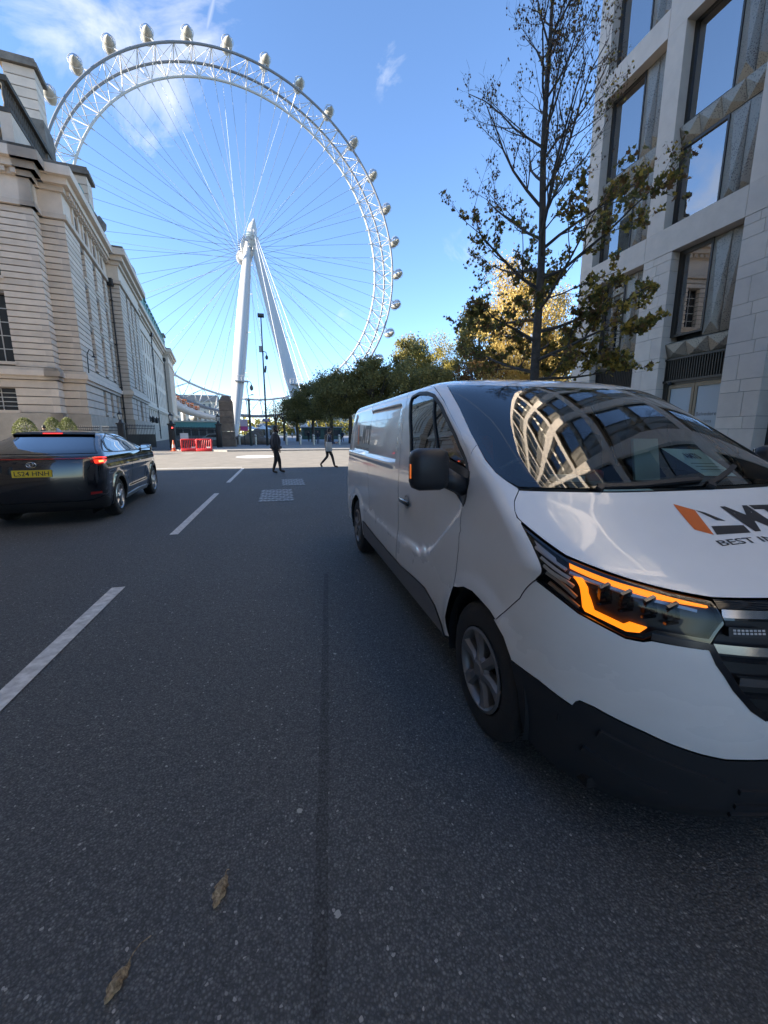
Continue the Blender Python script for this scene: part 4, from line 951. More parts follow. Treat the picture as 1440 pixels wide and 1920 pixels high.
        win=[(-1.292,10.46),(-1.277,11.25),(-1.177,13.56),(-1.154,13.92),(-1.092,14.16),(-1.038,13.94),(-1.0,13.62),(-.972,13.07),(-1.0,12.15),(-1.023,11.31),(-1.038,10.84),(-1.09,9.15),(-1.12,9.75),(-1.2,10.2)]
        d=skin(L,'front_door',door,white,t,gap=rub,holes=[win],mirror_side=ms,sp=.022,inset=.0042)
        skin(L,'window',win,sglass,d,mirror_side=ms,inset=.012,off=-.008,flange=0,sp=.05)
        band_o=MB(); band(L,band_o,f(win),.026,.002,True,.016); obj('window_seal',band_o,rub,d,auto=R(40))
        bo=MB(); band(L,bo,f([(-1.0,13.6),(-1.075,12.45),(-1.128,11.3),(-1.16,10.4)]),.022,.001,False,.012); obj('window_bar',bo,rub,d)
        skin(L,'mirror_sail',[(-1.02,11.2),(-1.038,10.84),(-1.094,9.10),(-1.125,9.8),(-1.13,11.0),(-1.09,11.6)],blk,d,mirror_side=ms,off=.004,inset=0,flange=.01)
        sl=dr+list(reversed(slr))
        skin(L,'sliding_door' if not side else 'side_panel',sl,white,t,gap=rub,mirror_side=ms,sp=.022,inset=.0042)
        arch=[side_sv(L,VR+.392*math.cos(a),VWR+.392*math.sin(a)) for a in np.linspace(PI+.08,-.08,26)]
        rq=slr+[(-2.5,15.44),(-2.5,1.45),(arch[-1][0],1.45)]+list(reversed(arch))+[(arch[0][0],1.45)]
        skin(L,'rear_quarter',rq,white,t,gap=rub,mirror_side=ms,sp=.03)
        skin(L,'rear_door',[(-2.5,1.6),(-2.5,15.44),(-2.999,15.44),(-2.999,1.6)],white,t,mirror_side=ms,sp=.05)
        skin(L,'rear_bumper',[(-2.6,.4),(-2.6,2.2),(-2.999,2.2),(-2.999,.4)],grey,t,mirror_side=ms,sp=.05,off=.01,flange=.02)
        trim=[(arch[0][0]+.012,2.6),(-1.60,2.42),(-1.45,2.32),(-1.353,2.28),(-1.277,2.45),(-1.215,2.53),(-1.169,2.17),(-1.146,1.66),(-1.135,1.30),(arch[0][0]+.012,1.30)]
        skin(L,'sill_trim',trim,grey,t,mirror_side=ms,off=.008,sp=.03,flange=.012)
        skin(L,'windscreen_pillar',[(-.756,14.41),(-.762,13.6),(-.768,12.96),(-.8,12.23),(-.804,11.96),(-.932,11.71),(-.984,11.55),(-.904,12.31),(-.892,13.35),(-.928,14.41),(-1.038,15.44),(-.9,15.1),(-.80,14.7)],white,t,mirror_side=ms,sp=.025,inset=.0012)
        # headlamp
        h=skin(L,'headlamp',lamp,mat('lamp_housing',(.006,.006,.007),.4),t,mirror_side=ms,off=-.035,inset=-.002,flange=-.034,sp=.03)
        skin(L,'lamp_rim',lamp,gloss,h,holes=[[(s*.985+(-.0085 if False else -.008),v+( -.22 if v>6 else .14)) for s,v in lamp]],mirror_side=ms,off=-.003,inset=.001,flange=0,sp=.03)
        for nm,pl in (('indicator_strip',[(-.683,7.86),(-.663,7.91),(-.559,7.37),(-.459,6.88),(-.343,6.17),(-.343,6.03),(-.475,6.55),(-.587,7.18),(-.695,7.66)]),
                      ('indicator_bracket',[(-.707,7.2),(-.671,7.23),(-.663,5.93),(-.639,5.11),(-.555,4.84),(-.539,4.95),(-.495,4.87),(-.515,4.68),(-.551,4.65),(-.655,4.81),(-.675,5.16)])):
            skin(L,nm,pl,amber,h,mirror_side=ms,off=-.010,inset=0,flange=.012,sp=.02)
        for a,b in (((-.824,8.29),(-.719,7.53)),((-.824,7.83),(-.727,7.04)),((-.836,7.42),(-.715,6.14)),((-.836,6.88),(-.699,5.49)),((-.808,5.93),(-.687,5.06))):
            mb=MB(); band(L,mb,f([a,b]),.011,-.014,False,.01); obj('lamp_slat',mb,mat('lamp_slat',(.85,.85,.84),.45),h)
        skin(L,'lamp_cell',[(-.80,8.62),(-.735,7.98),(-.745,7.72),(-.81,8.3)],mat('lamp_clear',(.80,.82,.85),.3),h,mirror_side=ms,off=-.016,inset=0,flange=.01)
        mb=MB(); band(L,mb,f([(-.711,7.42),(-.595,6.96),(-.479,6.28),(-.371,5.79)]),.010,-.012,False,.01); obj('light_guide',mb,mat('light_guide',(.75,.85,1.0),.2),h)
        for k,(s0,v0) in enumerate(((-.60,6.2),(-.54,5.95),(-.48,5.75),(-.425,5.55))):
            p=L.S(np.array(s0 if not side else -s0),np.array(v0)); n=L.normal(np.array(s0 if not side else -s0),np.array(v0))
            mb=MB(); c=Vector(p)+Vector((0,.018,0)); 
            q=Vector((0,-1,0)).to_track_quat('Z','Y').to_matrix()
            mb.cbox(c+Vector((0,.004,.004)),(.020,.006,.030),Matrix.Rotation(R(-18 if not side else 18),3,'Y')@Matrix.Rotation(R(20),3,'X')); mb.cbox(c+Vector((.018,.0,-.006)),(.006,.008,.022),Matrix.Rotation(R(14),3,'Y')@Matrix.Rotation(R(-24),3,'X')); mb.cbox(c+Vector((0,-.002,-.036)),(.026,.006,.004)); obj('reflector',mb,mod,h)
        skin(L,'lens',lamp,lens,h,mirror_side=ms,off=-.0005,inset=.003,flange=0,sp=.04)
    # bumper, cladding, grille
    top=[(-.852,5.95),(-.768,5.46),(-.683,4.95),(-.551,4.54),(-.507,4.54),(-.487,4.60)]+gr; bl=[(-.896,4.65),(-.98,3.67),(-.988,3.64),(-.94,3.42),(-.904,3.04)]
    top=[(s,v-.05) for s,v in top]
    skin(L,'front_bumper',top+Mr(top)+[(-s,v) for s,v in bl]+[(-s,v) for s,v in clt]+list(reversed(clt))+list(reversed(bl)),white,t,sp=.025)
    clb=[(-.868,2.17),(-.856,1.14),(-.81,.7),(-.72,.25),(-.55,.02),(-.3,0)]
    skin(L,'bumper_cladding',clt+Mr(clt)+[(-s,v) for s,v in clb]+list(reversed(clb)),blk,t,off=.004,sp=.03,flange=.05,inset=.001)
    for a,b,wd in (((-.60,2.35),(-.30,1.75),.03),((-.64,1.75),(-.42,1.25),.025)):
        for sg in (1,-1):
            mb=MB(); band(L,mb,[(s*sg,v) for s,v in (a,((a[0]+b[0])/2,(a[1]+b[1])/2-.02),b)],wd,.016,False,.02); obj('bumper_ridge',mb,blk,t,auto=R(30))
    for k in range(3):
        mb=MB(); band(L,mb,[(-.26,.75+.42*k),(-.1,.72+.42*k),(.1,.72+.42*k),(.26,.75+.42*k)],.018,.014,False,.03); obj('intake_slat',mb,blk,t)
    gtop=[(-.323,6.60),(-.194,6.52)]; gl=[(-.331,6.40),(-.315,5.27),(-.351,4.62)]
    g=skin(L,'grille',gtop+Mr(gtop)+[(-s,v) for s,v in gl]+[(-s,v) for s,v in gr]+list(reversed(gr))+list(reversed(gl)),mat('grille_back',(.006,.006,.008),.5),t,off=-.045,inset=0,flange=-.03,sp=.04)
    skin(L,'grille_header',gtop+Mr(gtop)+[(.326,5.95),(.2,5.9),(-.2,5.9),(-.326,5.95)],gloss,g,off=-.004,inset=.002,flange=.02)
    for pts,wd in (([(-.314,5.72),(-.19,5.66),(0,5.62),(.19,5.66),(.314,5.72)],.026),([(-.342,4.52),(-.19,4.44),(0,4.42),(.19,4.44),(.342,4.52)],.028),([(-.285,3.84),(-.19,3.80),(0,3.78),(.19,3.80),(.285,3.84)],.026)):
        mb=MB(); band(L,mb,pts,wd,-.010,False,.02); obj('grille_bar',mb,dkc,g,auto=R(40))
        mb=MB(); band(L,mb,[(s*.98,v-.26) for s,v in pts],.012,-.026,False,.02); obj('grille_slat',mb,gloss,g)
    for sg in (1,-1):
        mb=MB(); band(L,mb,[(s*sg,v) for s,v in [(-.487,4.66),(-.42,4.60),(-.351,4.56),(-.336,4.21),(-.299,3.75),(-.259,3.45),(-.226,3.30)]],.022,.002,False,.02); obj('grille_surround',mb,mat('dark_chrome',(.09,.09,.10),.12,1),g,auto=R(40))
    mb=MB(); band(L,mb,[(-.30,4.98),(-.25,4.95),(-.215,4.94)],.030,-.016,False,.02); lb=obj('strobe_bar',mb,blk,g)
    for r_ in range(2):
        for k in range(8):
            mb=MB(); s0=-.29+.0095*k; band(L,mb,[(s0,5.03-.10*r_),(s0+.006,5.03-.10*r_)],.006,-.0145,False,.004); obj('led',mb,mat('led',(.5,.5,.5),.3),lb)
    rf=[(-2.999,15.46),(-2.5,15.46),(-2,15.46),(-1.5,15.46),(-1.108,15.48),(-1.038,15.46),(-.9,15.12),(-.80,14.72),(-.756,14.43)]
    rr_=rf+wst_shift(wst)+[(-s,v) for s,v in reversed(wst_shift(wst))]+Mr(rf)
    skin(L,'roof',rr_+[(2.999,19.9),(-2.999,19.9)],white,t,sp=.05,inset=.0015)
    # doors' handles, mirrors, wheels
    for sg in (-1,1):
        X=lambda x:1.86+sg*(1.86-x)
        mb=MB(); mb.cbox((X(.895),2.985,.985),(.010,.115,.018),b=.008); hd=obj('door_handle',mb,gloss,t,smooth=True)
        mb=MB(); mb.lathe([(.055,.0),(.05,.004),(.001,-.004)],(X(.912),2.97,.985),16,'x'); obj('handle_bowl',mb,mat('handle_bowl',(.35,.36,.37),.4),hd)
        mb=MB(); mb.cbox((X(.716),1.955,1.322),(.100,.062,.104),b=.045); mi=obj('door_mirror',mb,blk,t,smooth=True)
        mb=MB(); mb.cbox((X(.716),2.012,1.322),(.082,.006,.086),b=.004); obj('mirror_glass',mb,mat('mirror',(.8,.8,.8),.02,1),mi)
        mb=MB(); mb.tube([(X(.80),1.965,1.285),(X(.88),1.985,1.245),(X(.93),2.01,1.22)],[.05,.045,.05],10); obj('mirror_arm',mb,blk,mi,smooth=True)
        mb=MB(); mb.cbox((X(.618),1.945,1.315),(.003,.010,.036),b=.002); obj('mirror_indicator',mb,mat('amber_lens',(.75,.16,.02),.3,emit=(1,.2,.01),es=.12),mi)
        for y in (VF,VR):
            wheel(t,(X(.92),y,VWR),VWR,.215,-1 if sg<0 else 1,6,mat('tyre',(.016,.016,.017),.75,bump=.2,scale=60),mat('van_rim',(.17,.17,.175),.4,.45),blk2,.205,'van')
            mb=MB(); x0,x1=sorted((X(.925),X(1.22))); mb.lathe([(.40,x0),(.40,x1)],(0,y,VWR),32,'x',a0=-.25,a1=PI+.25); mb.cbox(((X(1.22)),y,.45),(.004,.41,.33)); obj('wheel_arch_liner',mb,blk2,t)
    def keep(c,v):
        if c[1]>5.55: return False
        if min(math.hypot(c[1]-VF,c[2]-VWR),math.hypot(c[1]-VR,c[2]-VWR))<.43 and abs(c[0]-1.86)>.55: return False
        if c[1]<3.25 and v>10.3: return False
        return not(v>10.3 and c[1]<3.3)
    inner_shell(L,blk2,t,keep,off=.05)
    mb=MB(); mb.box(1.05,2.67,1.1,5.7,.2,.24); obj('underbody',mb,blk2,t)
    # cab interior
    cab=mat('cab_plastic',(.045,.047,.05),.65); cloth=mat('seat_cloth',(.05,.055,.06),.9)
    mb=MB()
    prof=[(1.62,1.17),(1.68,1.20),(1.78,1.235),(1.98,1.23),(2.06,1.18),(2.08,1.0),(2.0,.7)]; V=[];F=[]
    for x in (1.05,2.67):
        V+=[(x,y,z) for y,z in prof]
    n=len(prof); F=[(i,i+1,n+i+1,n+i) for i in range(n-1)]; mb.add(V,F); obj('dashboard',mb,cab,t,smooth=True)
    mb=MB(); mb.add([(1.86+a,y,z) for y in (3.22,3.25) for a,z in ((-.86,.4),(.86,.4),(.86,1.25),(.74,1.78),(-.74,1.78),(-.86,1.25))],[(0,1,2,3,4,5),(11,10,9,8,7,6)]); obj('bulkhead',mb,mat('bulkhead',(.10,.11,.115),.7),t)
    mb=MB(); mb.box(.98,2.74,1.2,3.25,.42,.45); obj('cab_floor',mb,blk2,t)
    for x in (1.38,2.02,2.42):
        mb=MB(); mb.cbox((x,2.72,.80),(.22,.25,.08),b=.05); mb.cbox((x,2.98,1.16),(.21,.07,.34),Matrix.Rotation(R(-10),3,'X'),b=.05); mb.cbox((x,3.04,1.58),(.12,.05,.09),b=.04); st=obj('seat',mb,cloth,t,smooth=True)
        if x<1.5:
            mb=MB(); mb.cbox((x,2.96,1.20),(.225,.085,.28),Matrix.Rotation(R(-10),3,'X'),b=.05); obj('seat_cover',mb,mat('orange_cover',(.62,.09,.03),.85),st,smooth=True)
    mb=MB(); c=Vector((1.38,2.22,1.18)); M=Matrix.Rotation(R(25),3,'X')@Matrix.Rotation(R(90),3,'X')
    mb.tube([c+M@Vector((.19*math.cos(a),.19*math.sin(a),0)) for a in np.linspace(0,2*PI,33)],.014,8,caps=False); mb.cbox(c,(.17,.02,.03)); obj('steering_wheel',mb,cab,t,smooth=True)
    mb=MB(); mb.cbox((1.86,2.35,1.70),(.11,.012,.035),b=.01); obj('rear_view_mirror',mb,blk,t)
    # wipers
    for pts in ([(-.34,10.84),(-.19,10.87),(.005,11.02)],[(.012,10.86),(.10,11.15),(.19,11.36)]):
        mb=MB(); band(L,mb,pts,.022,.018,False,.014); band(L,mb,[pts[0],(pts[0][0]+.01,10.72)],.03,.02,False,.03); obj('wiper',mb,blk,t)
    # antenna
    mb=MB(); mb.lathe([(.028,0),(.022,.014),(.010,.026),(.001,.028)],(1.44,3.0,1.885),12); mb.tube([(1.44,3.0,1.90),(1.435,3.2,2.06)],[.007,.004],8); obj('aerial',mb,blk,t,smooth=True)
    # lettering on the bonnet
    ink=mat('decal_black',(.02,.02,.024),.35); orange=mat('decal_orange',(.62,.13,.02),.35)
    def decal(name,polys,m,par=t):
        mb=MB()
        for v,f_ in polys: mb.add([(x,y,top_z(VAN,x,y)+.0016) for x,y in v],f_)
        return obj(name,mb,m,par)
    quad=lambda a,b,c,d,n=6:([(a[0]+(b[0]-a[0])*i/n+((d[0]+(c[0]-d[0])*i/n)-(a[0]+(b[0]-a[0])*i/n))*j/n, a[1]+(b[1]-a[1])*i/n+((d[1]+(c[1]-d[1])*i/n)-(a[1]+(b[1]-a[1])*i/n))*j/n) for i in range(n+1) for j in range(n+1)],[(i*(n+1)+j,(i+1)*(n+1)+j,(i+1)*(n+1)+j+1,i*(n+1)+j+1) for i in range(n) for j in range(n)])
    decal('logo_bar',[quad((1.614,1.390),(1.684,1.348),(1.624,1.209),(1.569,1.246))],orange)
    decal('logo_stroke',[quad((1.684,1.348),(1.719,1.330),(1.765,1.275),(1.726,1.282))],ink)
    decal('logo_foot',[quad((1.663,1.254),(1.821,1.246),(1.803,1.203),(1.637,1.208))],ink)
    def lettering(txt,x0,y0,h,wd,bold,m,name):
        v,f_=text_mesh(txt,1.0,bold); xs=[p[0] for p in v]; ys=[p[1] for p in v]; sx=wd/(max(xs)-min(xs)); sy=h/(max(ys)-min(ys))
        decal(name,[([(x0+(p[0]-min(xs))*sx,y0+(p[1]-min(ys))*sy) for p in v],f_)],m)
    lettering('MTS',1.832,1.205,.155,.40,.02,ink,'logo_letters')
    lettering('BEST IN CLASS',1.594,1.150,.030,.55,.012,ink,'slogan')
    # lettering on the side panels
    for sg in (-1,1):
        def side_text(txt,y0,z0,h,wd,bold,m,name,y_dir=-1):
            v,f_=text_mesh(txt,1.0,bold); xs=[p[0] for p in v]; ys=[p[1] for p in v]; sx=wd/(max(xs)-min(xs)); sy=h/(max(ys)-min(ys)); mb=MB(); V=[]
            for p in v:
                y=y0+y_dir*(p[0]-min(xs))*sx; z=z0+(p[1]-min(ys))*sy; s,vv=side_sv(VAN,y,z); q=VAN.S(np.array(s if sg<0 else -s),np.array(vv)); V.append((q[0]+sg*.002,y,z))
            mb.add(V,f_); obj(name,mb,m,t)
        yd=-1 if sg<0 else 1; ys_=5.45 if sg<0 else 4.35
        def side_quad(a,m,name):
            mb=MB(); V=[]; F=[]; n=5
            for i in range(n+1):
                for j in range(n+1):
                    u,w_=i/n,j/n; y=(a[0][0]*(1-u)+a[1][0]*u)*(1-w_)+(a[3][0]*(1-u)+a[2][0]*u)*w_; z=(a[0][1]*(1-u)+a[1][1]*u)*(1-w_)+(a[3][1]*(1-u)+a[2][1]*u)*w_
                    s,vv=side_sv(VAN,y,z); q=VAN.S(np.array(s if sg<0 else -s),np.array(vv)); V.append((q[0]+sg*.002,y,z))
            F=[(i*(n+1)+j,(i+1)*(n+1)+j,(i+1)*(n+1)+j+1,i*(n+1)+j+1) for i in range(n) for j in range(n)]; mb.add(V,F); obj(name,mb,m,t)
        side_quad([(ys_,1.60),(ys_+yd*.10,1.60),(ys_+yd*.22,1.36),(ys_+yd*.12,1.36)],orange,'side_logo_bar')
        side_quad([(ys_+yd*.18,1.46),(ys_+yd*.34,1.46),(ys_+yd*.36,1.40),(ys_+yd*.21,1.40)],ink,'side_logo_foot')
        side_text('MTS',ys_+yd*.40,1.37,.22,.46,.03,ink,'side_letters',yd); side_text('BEST IN CLASS',ys_+yd*.05,1.30,.035,.8,.02,ink,'side_slogan',yd)
    return t
def wst_shift(l): return [(s,v+.02) for s,v in l]
def dirt_paint(m):
    """road film on the lower flanks"""
    nt=m.node_tree; N=nt.nodes; L=nt.links; b=N['Principled BSDF']; src=b.inputs['Base Color'].links[0].from_socket
    ge=N.new('ShaderNodeNewGeometry'); sx=N.new('ShaderNodeSeparateXYZ'); L.new(ge.outputs['Position'],sx.inputs[0])
    mr=N.new('ShaderNodeMapRange'); mr.inputs[1].default_value=.25; mr.inputs[2].default_value=1.0; mr.inputs[3].default_value=.42; mr.inputs[4].default_value=0; L.new(sx.outputs[2],mr.inputs[0])
    no=N.new('ShaderNodeTexNoise'); no.inputs['Scale'].default_value=5; no.inputs['Detail'].default_value=8; mu=N.new('ShaderNodeMath'); mu.operation='MULTIPLY'; L.new(mr.outputs[0],mu.inputs[0]); L.new(no.outputs[0],mu.inputs[1])
    mx=N.new('ShaderNodeMix'); mx.data_type='RGBA'; L.new(mu.outputs[0],mx.inputs[0]); L.new(src,mx.inputs[6]); mx.inputs[7].default_value=(.34,.32,.29,1); L.new(mx.outputs[2],b.inputs['Base Color'])
    r2=N.new('ShaderNodeMapRange'); r2.inputs[1].default_value=0; r2.inputs[2].default_value=.4; r2.inputs[3].default_value=.2; r2.inputs[4].default_value=.5; L.new(mu.outputs[0],r2.inputs[0]); L.new(r2.outputs[0],b.inputs['Roughness'])
build_van()
# loose things inside the van's windscreen
def van_papers():
    pm=mat('paper',(.62,.80,.78),.8)
    mb=MB(); a=Vector((1.52,1.78,1.243)); 
    V=[];F=[];n=8
    for i in range(n+1):
        for j in range(3): V.append((1.47+.30*i/n,1.60+.13*j/2+.01*math.sin(i*1.3),1.222+.018*(j/2)+.004*math.sin(i*2.1+j)))
    F=[(i*3+j,(i+1)*3+j,(i+1)*3+j+1,i*3+j+1) for i in range(n) for j in range(2)]; mb.add(V,F); o=obj('paper_sheet',mb,pm); _tag(o,'pale loose paper lying on the van dashboard behind the windscreen','paper')
    # notice leaning against the glass
    c=[VAN.S(np.array(s),np.array(v))-VAN.normal(np.array(s),np.array(v))*0 for s,v in ((.06,12.0),(.24,11.95),(.25,11.25),(.10,11.3))]
    t=thing('parking_notice','pale notice with the van firm name leaning inside the windscreen','notice',tuple(c[0]-np.array([0,0,.05])))
    C=[Vector(p)+Vector((0,.05,-.03)) for p in c]; mb=MB(); mb.add([tuple(p) for p in C]+[tuple(p+Vector((0,.002,0))) for p in C],[(0,1,2,3),(7,6,5,4)]); obj('sheet',mb,pm,t)
    v,f=text_mesh('AMTS',1.0,.02); xs=[p[0] for p in v]; ys=[p[1] for p in v]
    def on(u,w): return C[0]+(C[1]-C[0])*u+(C[3]-C[0])*w+(C[0]-C[1]+C[2]-C[3])*u*w+Vector((0,-.002,.001))
    mb=MB(); mb.add([tuple(on(.3+.4*(p[0]-min(xs))/(max(xs)-min(xs)),.38-.2*(p[1]-min(ys))/(max(ys)-min(ys)))) for p in v],f); obj('heading',mb,mat('decal_black'),t)
    for k in range(3):
        mb=MB(); w=.55+.11*k; mb.add([tuple(on(.15,w)),tuple(on(.85,w)),tuple(on(.85,w+.03)),tuple(on(.15,w+.03))],[(0,1,2,3)]); obj('text_line',mb,mat('ink_grey',(.25,.33,.33),.8),t)
    mb=MB(); mb.cbox((1.62,1.90,1.275),(.075,.04,.03),Matrix.Rotation(.3,3,'Z'),b=.018); o=obj('rolled_cloth',mb,[mat('cloth_red',(.22,.03,.03),.9)],smooth=True); _tag(o,'dark red bundle on the van dashboard','cloth')
    mb=MB(); mb.cbox((1.50,1.92,1.262),(.09,.05,.016),Matrix.Rotation(-.2,3,'Z'),b=.006); o=obj('notepad',mb,mat('pad',(.6,.62,.62),.8)); _tag(o,'white notepad beside the red bundle on the van dashboard','notepad')
    mb=MB(); mb.cbox((2.10,2.02,1.34),(.09,.01,.13),Matrix.Rotation(R(-12),3,'X'),b=.004); o=obj('clipboard',mb,mat('clip',(.42,.55,.50),.6)); _tag(o,'pale green clipboard standing on the van dashboard','clipboard')
van_papers()
# ---------------------------------------------------------------- black car seen from behind
CAR_ROWS=[(.20,-.80,.84,.35,3.55,.5),(.35,-.92,.90,.40,3.68,.6),(.55,-.96,.925,.42,3.73,.65),(.78,-.955,.93,.42,3.72,.7),(.96,-.94,.93,.40,3.66,.7),(1.05,-.92,.925,.38,3.55,.65),(1.12,-.88,.905,.36,3.25,.55),
(1.165,-.80,.875,.34,2.9,.5),(1.21,-.70,.845,.32,2.45,.45),(1.30,-.46,.785,.30,2.12,.45),(1.40,-.18,.72,.285,1.80,.45),(1.475,.03,.66,.265,1.51,.45),(1.515,.20,.57,.25,1.26,.42),(1.54,.43,.41,.2,1.01,.3),(1.552,.62,.13,.1,.87,.1),(1.553,.68,.004,.02,.82,.02)]
CWB=2.83; CWR=.345
def car_disp(s,y,z):
    side=sstep(.9,1.05,s)*(1-sstep(1.95,2.1,s)); out=0
    for c in (0,CWB):
        r=np.hypot(y-c,z-CWR); out=out+.025*(1-sstep(.40,.52,r))*sstep(.3,.38,r)
    out=out-.03*sstep(.40,.52,z)*(1-sstep(.56,.80,z))*sstep(.5,.75,y)*(1-sstep(2.1,2.35,y))+.012*sstep(.80,.90,z)*(1-sstep(.9,1.0,z))
    return out*side
def build_car():
    L=Loft(CAR_ROWS,0,nf=2.6,nr=2.4,disp=car_disp,narrow=.02); rz=R(3.4)
    t=thing('black_car','black five-door car seen from behind with brake lights lit, at the left','car',(-3.87,8.60,0),rz)
    blk=mat('car_paint',(.006,.007,.010),.12,coat=1,spec=.6); pl=mat('car_plastic',(.012,.012,.013),.5); dk=mat('van_dark'); gl=glassmat('car_glass',(.18,.20,.21)); rub=mat('van_rubber'); chrome=mat('van_chrome')
    red=mat('tail_red',(.25,.008,.008),.15,coat=1); redl=mat('tail_lit',(.8,.02,.01),.3,emit=(1,.03,.012),es=.45); hot=mat('tail_hot',(1,.3,.1),.3,emit=(1,.16,.05),es=1.3)
    Mi=lambda l:[(-s,v) for s,v in l]
    def O(name,mb,m,par,**k): return obj(name,mb,m,par,world=False,**k)
    # Loft skins are built in the car's own frame
    keep=ROOT[t.name]; ROOT[t.name]=(Vector((0,0,0)),0)
    def arc(c,r=.385):
        return [side_sv(L,c+r*math.cos(a),CWR+r*math.sin(a)) for a in np.linspace(PI+.25,-.25,22)]   # rear-most first (small y)
    def sidep(y,z): return side_sv(L,y,z)
    v0=.35; a1=arc(0); a2=arc(CWB)
    # a1 runs from y=-r to +r because cos(pi)=-1
    left=[(0,v0)]+[(a1[0][0]+.02,v0)]+a1+[(a1[-1][0],v0)]+[(a2[0][0],v0)]+a2+[(a2[-1][0],v0),(-2.6,v0),(-2.999,v0)]
    qw=[sidep(-.42,1.19),sidep(-.30,1.27),sidep(.0,1.39),sidep(.02,1.165)]
    rw=[sidep(.09,1.165),sidep(.07,1.40),sidep(.30,1.445),sidep(.55,1.50),sidep(.86,1.455),sidep(.93,1.15)]
    fw=[sidep(1.0,1.15),sidep(.94,1.453),sidep(1.2,1.43),sidep(1.5,1.37),sidep(1.75,1.295),sidep(1.95,1.215),sidep(2.02,1.15)]
    holesL=[qw,rw,fw]; holes=holesL+[Mi(h) for h in holesL]
    rwin=[(-.72,7.05),(-.68,8.2),(-.63,9.6),(-.60,10.55),(-.3,10.66),(0,10.68)]; rwin=rwin+[(-s,v) for s,v in reversed(rwin[:-1])]
    wsh=[(-2.62,8.1),(-2.60,10.6),(-2.7,11.4),(-2.999,11.5),(-2.999,8.0)]
    for sgn in (1,-1):
        f=(lambda l:l) if sgn==1 else Mi
        out=[(0,v0)]+left[1:]+[(-2.999,15.0),(0,15.0)]
        hl=[f(h) for h in holesL]+[f([(0,7.55)]+[(s,v) for s,v in rwin if s<0]+[(0,10.92)])][:0]
        skin(L,'body',f(out),blk,t,holes=hl,sp=.035,inset=0.0,flange=.02)
    skin(L,'rear_window',rwin,gl,t,off=.006,inset=0,flange=0,sp=.05)
    skin(L,'rear_window_surround',[(s*1.06,v+(-.12 if v<9 else .12)) for s,v in rwin],mat('frit'),t,holes=[],off=.003,inset=0,flange=0,sp=.05)
    for sgn in (1,-1):
        f=(lambda l:l) if sgn==1 else Mi
        for nm,h in (('quarter_window',qw),('rear_door_window',rw),('front_door_window',fw)):
            w=skin(L,nm,f(h),gl,t,off=-.004,inset=.004,flange=0,sp=.06); mb=MB(); band(L,mb,f(h),.018,.003,True,.01); O('window_trim',mb,rub,w,auto=R(40))
        for ln in ([sidep(.96,1.07),sidep(.98,.8),sidep(.97,.45)],[sidep(.05,1.08),sidep(.16,.95),sidep(.36,.72),sidep(.42,.45)],[sidep(2.08,1.05),sidep(2.1,.8),sidep(2.05,.45)]):
            mb=MB(); band(L,mb,f(ln),.007,.0015,False,.003); O('door_gap',mb,dk,t)
        for y in (.55,1.5):
            a=sidep(y,.93); p=L.S(np.array(a[0]*sgn),np.array(a[1])); mb=MB(); mb.cbox((p[0]-.012*sgn,y,.93),(.014,.09,.012),b=.006); O('door_handle',mb,blk,t,smooth=True)
        # arch cladding and sill
        for c in (0,CWB):
            mb=MB(); aa=[side_sv(L,c+.405*math.cos(a),CWR+.405*math.sin(a)) for a in np.linspace(PI+.2,-.2,22)]; band(L,mb,f(aa),.05,.008,False,.03); O('arch_trim',mb,pl,t,auto=R(40))
            X=-.915*sgn
            keepw=wheel(t,(X,c,CWR),CWR,.225,-sgn,5,mat('tyre'),mat('car_alloy',(.45,.46,.47),.3,.9),dk,.235,'car')
            mb=MB(); x0,x1=sorted((X+.01*sgn,X+.34*sgn)); mb.lathe([(.40,x0),(.40,x1)],(0,c,CWR),28,'x',a0=-.3,a1=PI+.3); mb.cbox((X+.34*sgn,c,.42),(.004,.40,.32)); O('arch_liner',mb,dk,t)
        mb=MB(); band(L,mb,f([sidep(.50,.27),sidep(1.4,.30),sidep(2.30,.27)]),.09,.012,False,.03); O('sill',mb,mat('sill_silver',(.32,.33,.34),.35,.5),t,auto=R(40))
        # tail lamps
        tl=skin(L,'tail_lamp',f([(-.56,4.75),(-.56,5.75),(-.80,5.85),(-1.0,5.6),(-1.02,5.1),(-.92,4.4),(-.70,4.1)]),red,t,off=.010,inset=0,flange=.012,sp=.03)
        skin(L,'brake_strip',f([(-.62,5.45),(-.62,5.68),(-.80,5.76),(-.97,5.6),(-.97,5.42),(-.8,5.5)]),redl,tl,off=.016,inset=0,flange=.006,sp=.03)
        skin(L,'brake_lamp',f([(-.64,4.45),(-.62,5.15),(-.86,5.22),(-.95,5.0),(-.86,4.45)]),redl,tl,off=.015,inset=0,flange=.006,sp=.03)
        skin(L,'bulb',f([(-.72,4.6),(-.71,5.0),(-.82,5.05),(-.84,4.7)]),hot,tl,off=.019,inset=0,flange=.004,sp=.03)
        skin(L,'reflector',f([(-.52,1.75),(-.52,1.95),(-.72,1.95),(-.72,1.8)]),red,t,off=.012,inset=0,flange=.008,sp=.03)
        # door mirrors
        a=sidep(1.98,1.16); p=L.S(np.array(a[0]*sgn),np.array(a[1])); mb=MB(); mb.cbox((p[0]-.13*sgn,1.97,1.18),(.11,.06,.075),b=.04); m_=O('door_mirror',mb,blk,t,smooth=True); mb=MB(); mb.cbox((p[0]-.13*sgn,1.907,1.18),(.09,.004,.055),b=.003); O('mirror_glass',mb,mat('mirror'),m_)
        mb=MB(); mb.tube([(p[0]+.02*sgn,1.99,1.15),(p[0]-.10*sgn,1.97,1.16)],.025,6); O('mirror_arm',mb,blk,m_)
    skin(L,'light_bar',[(-.60,5.42),(-.60,5.66),(.60,5.66),(.60,5.42)],red,t,off=.010,inset=0,flange=.01,sp=.05)
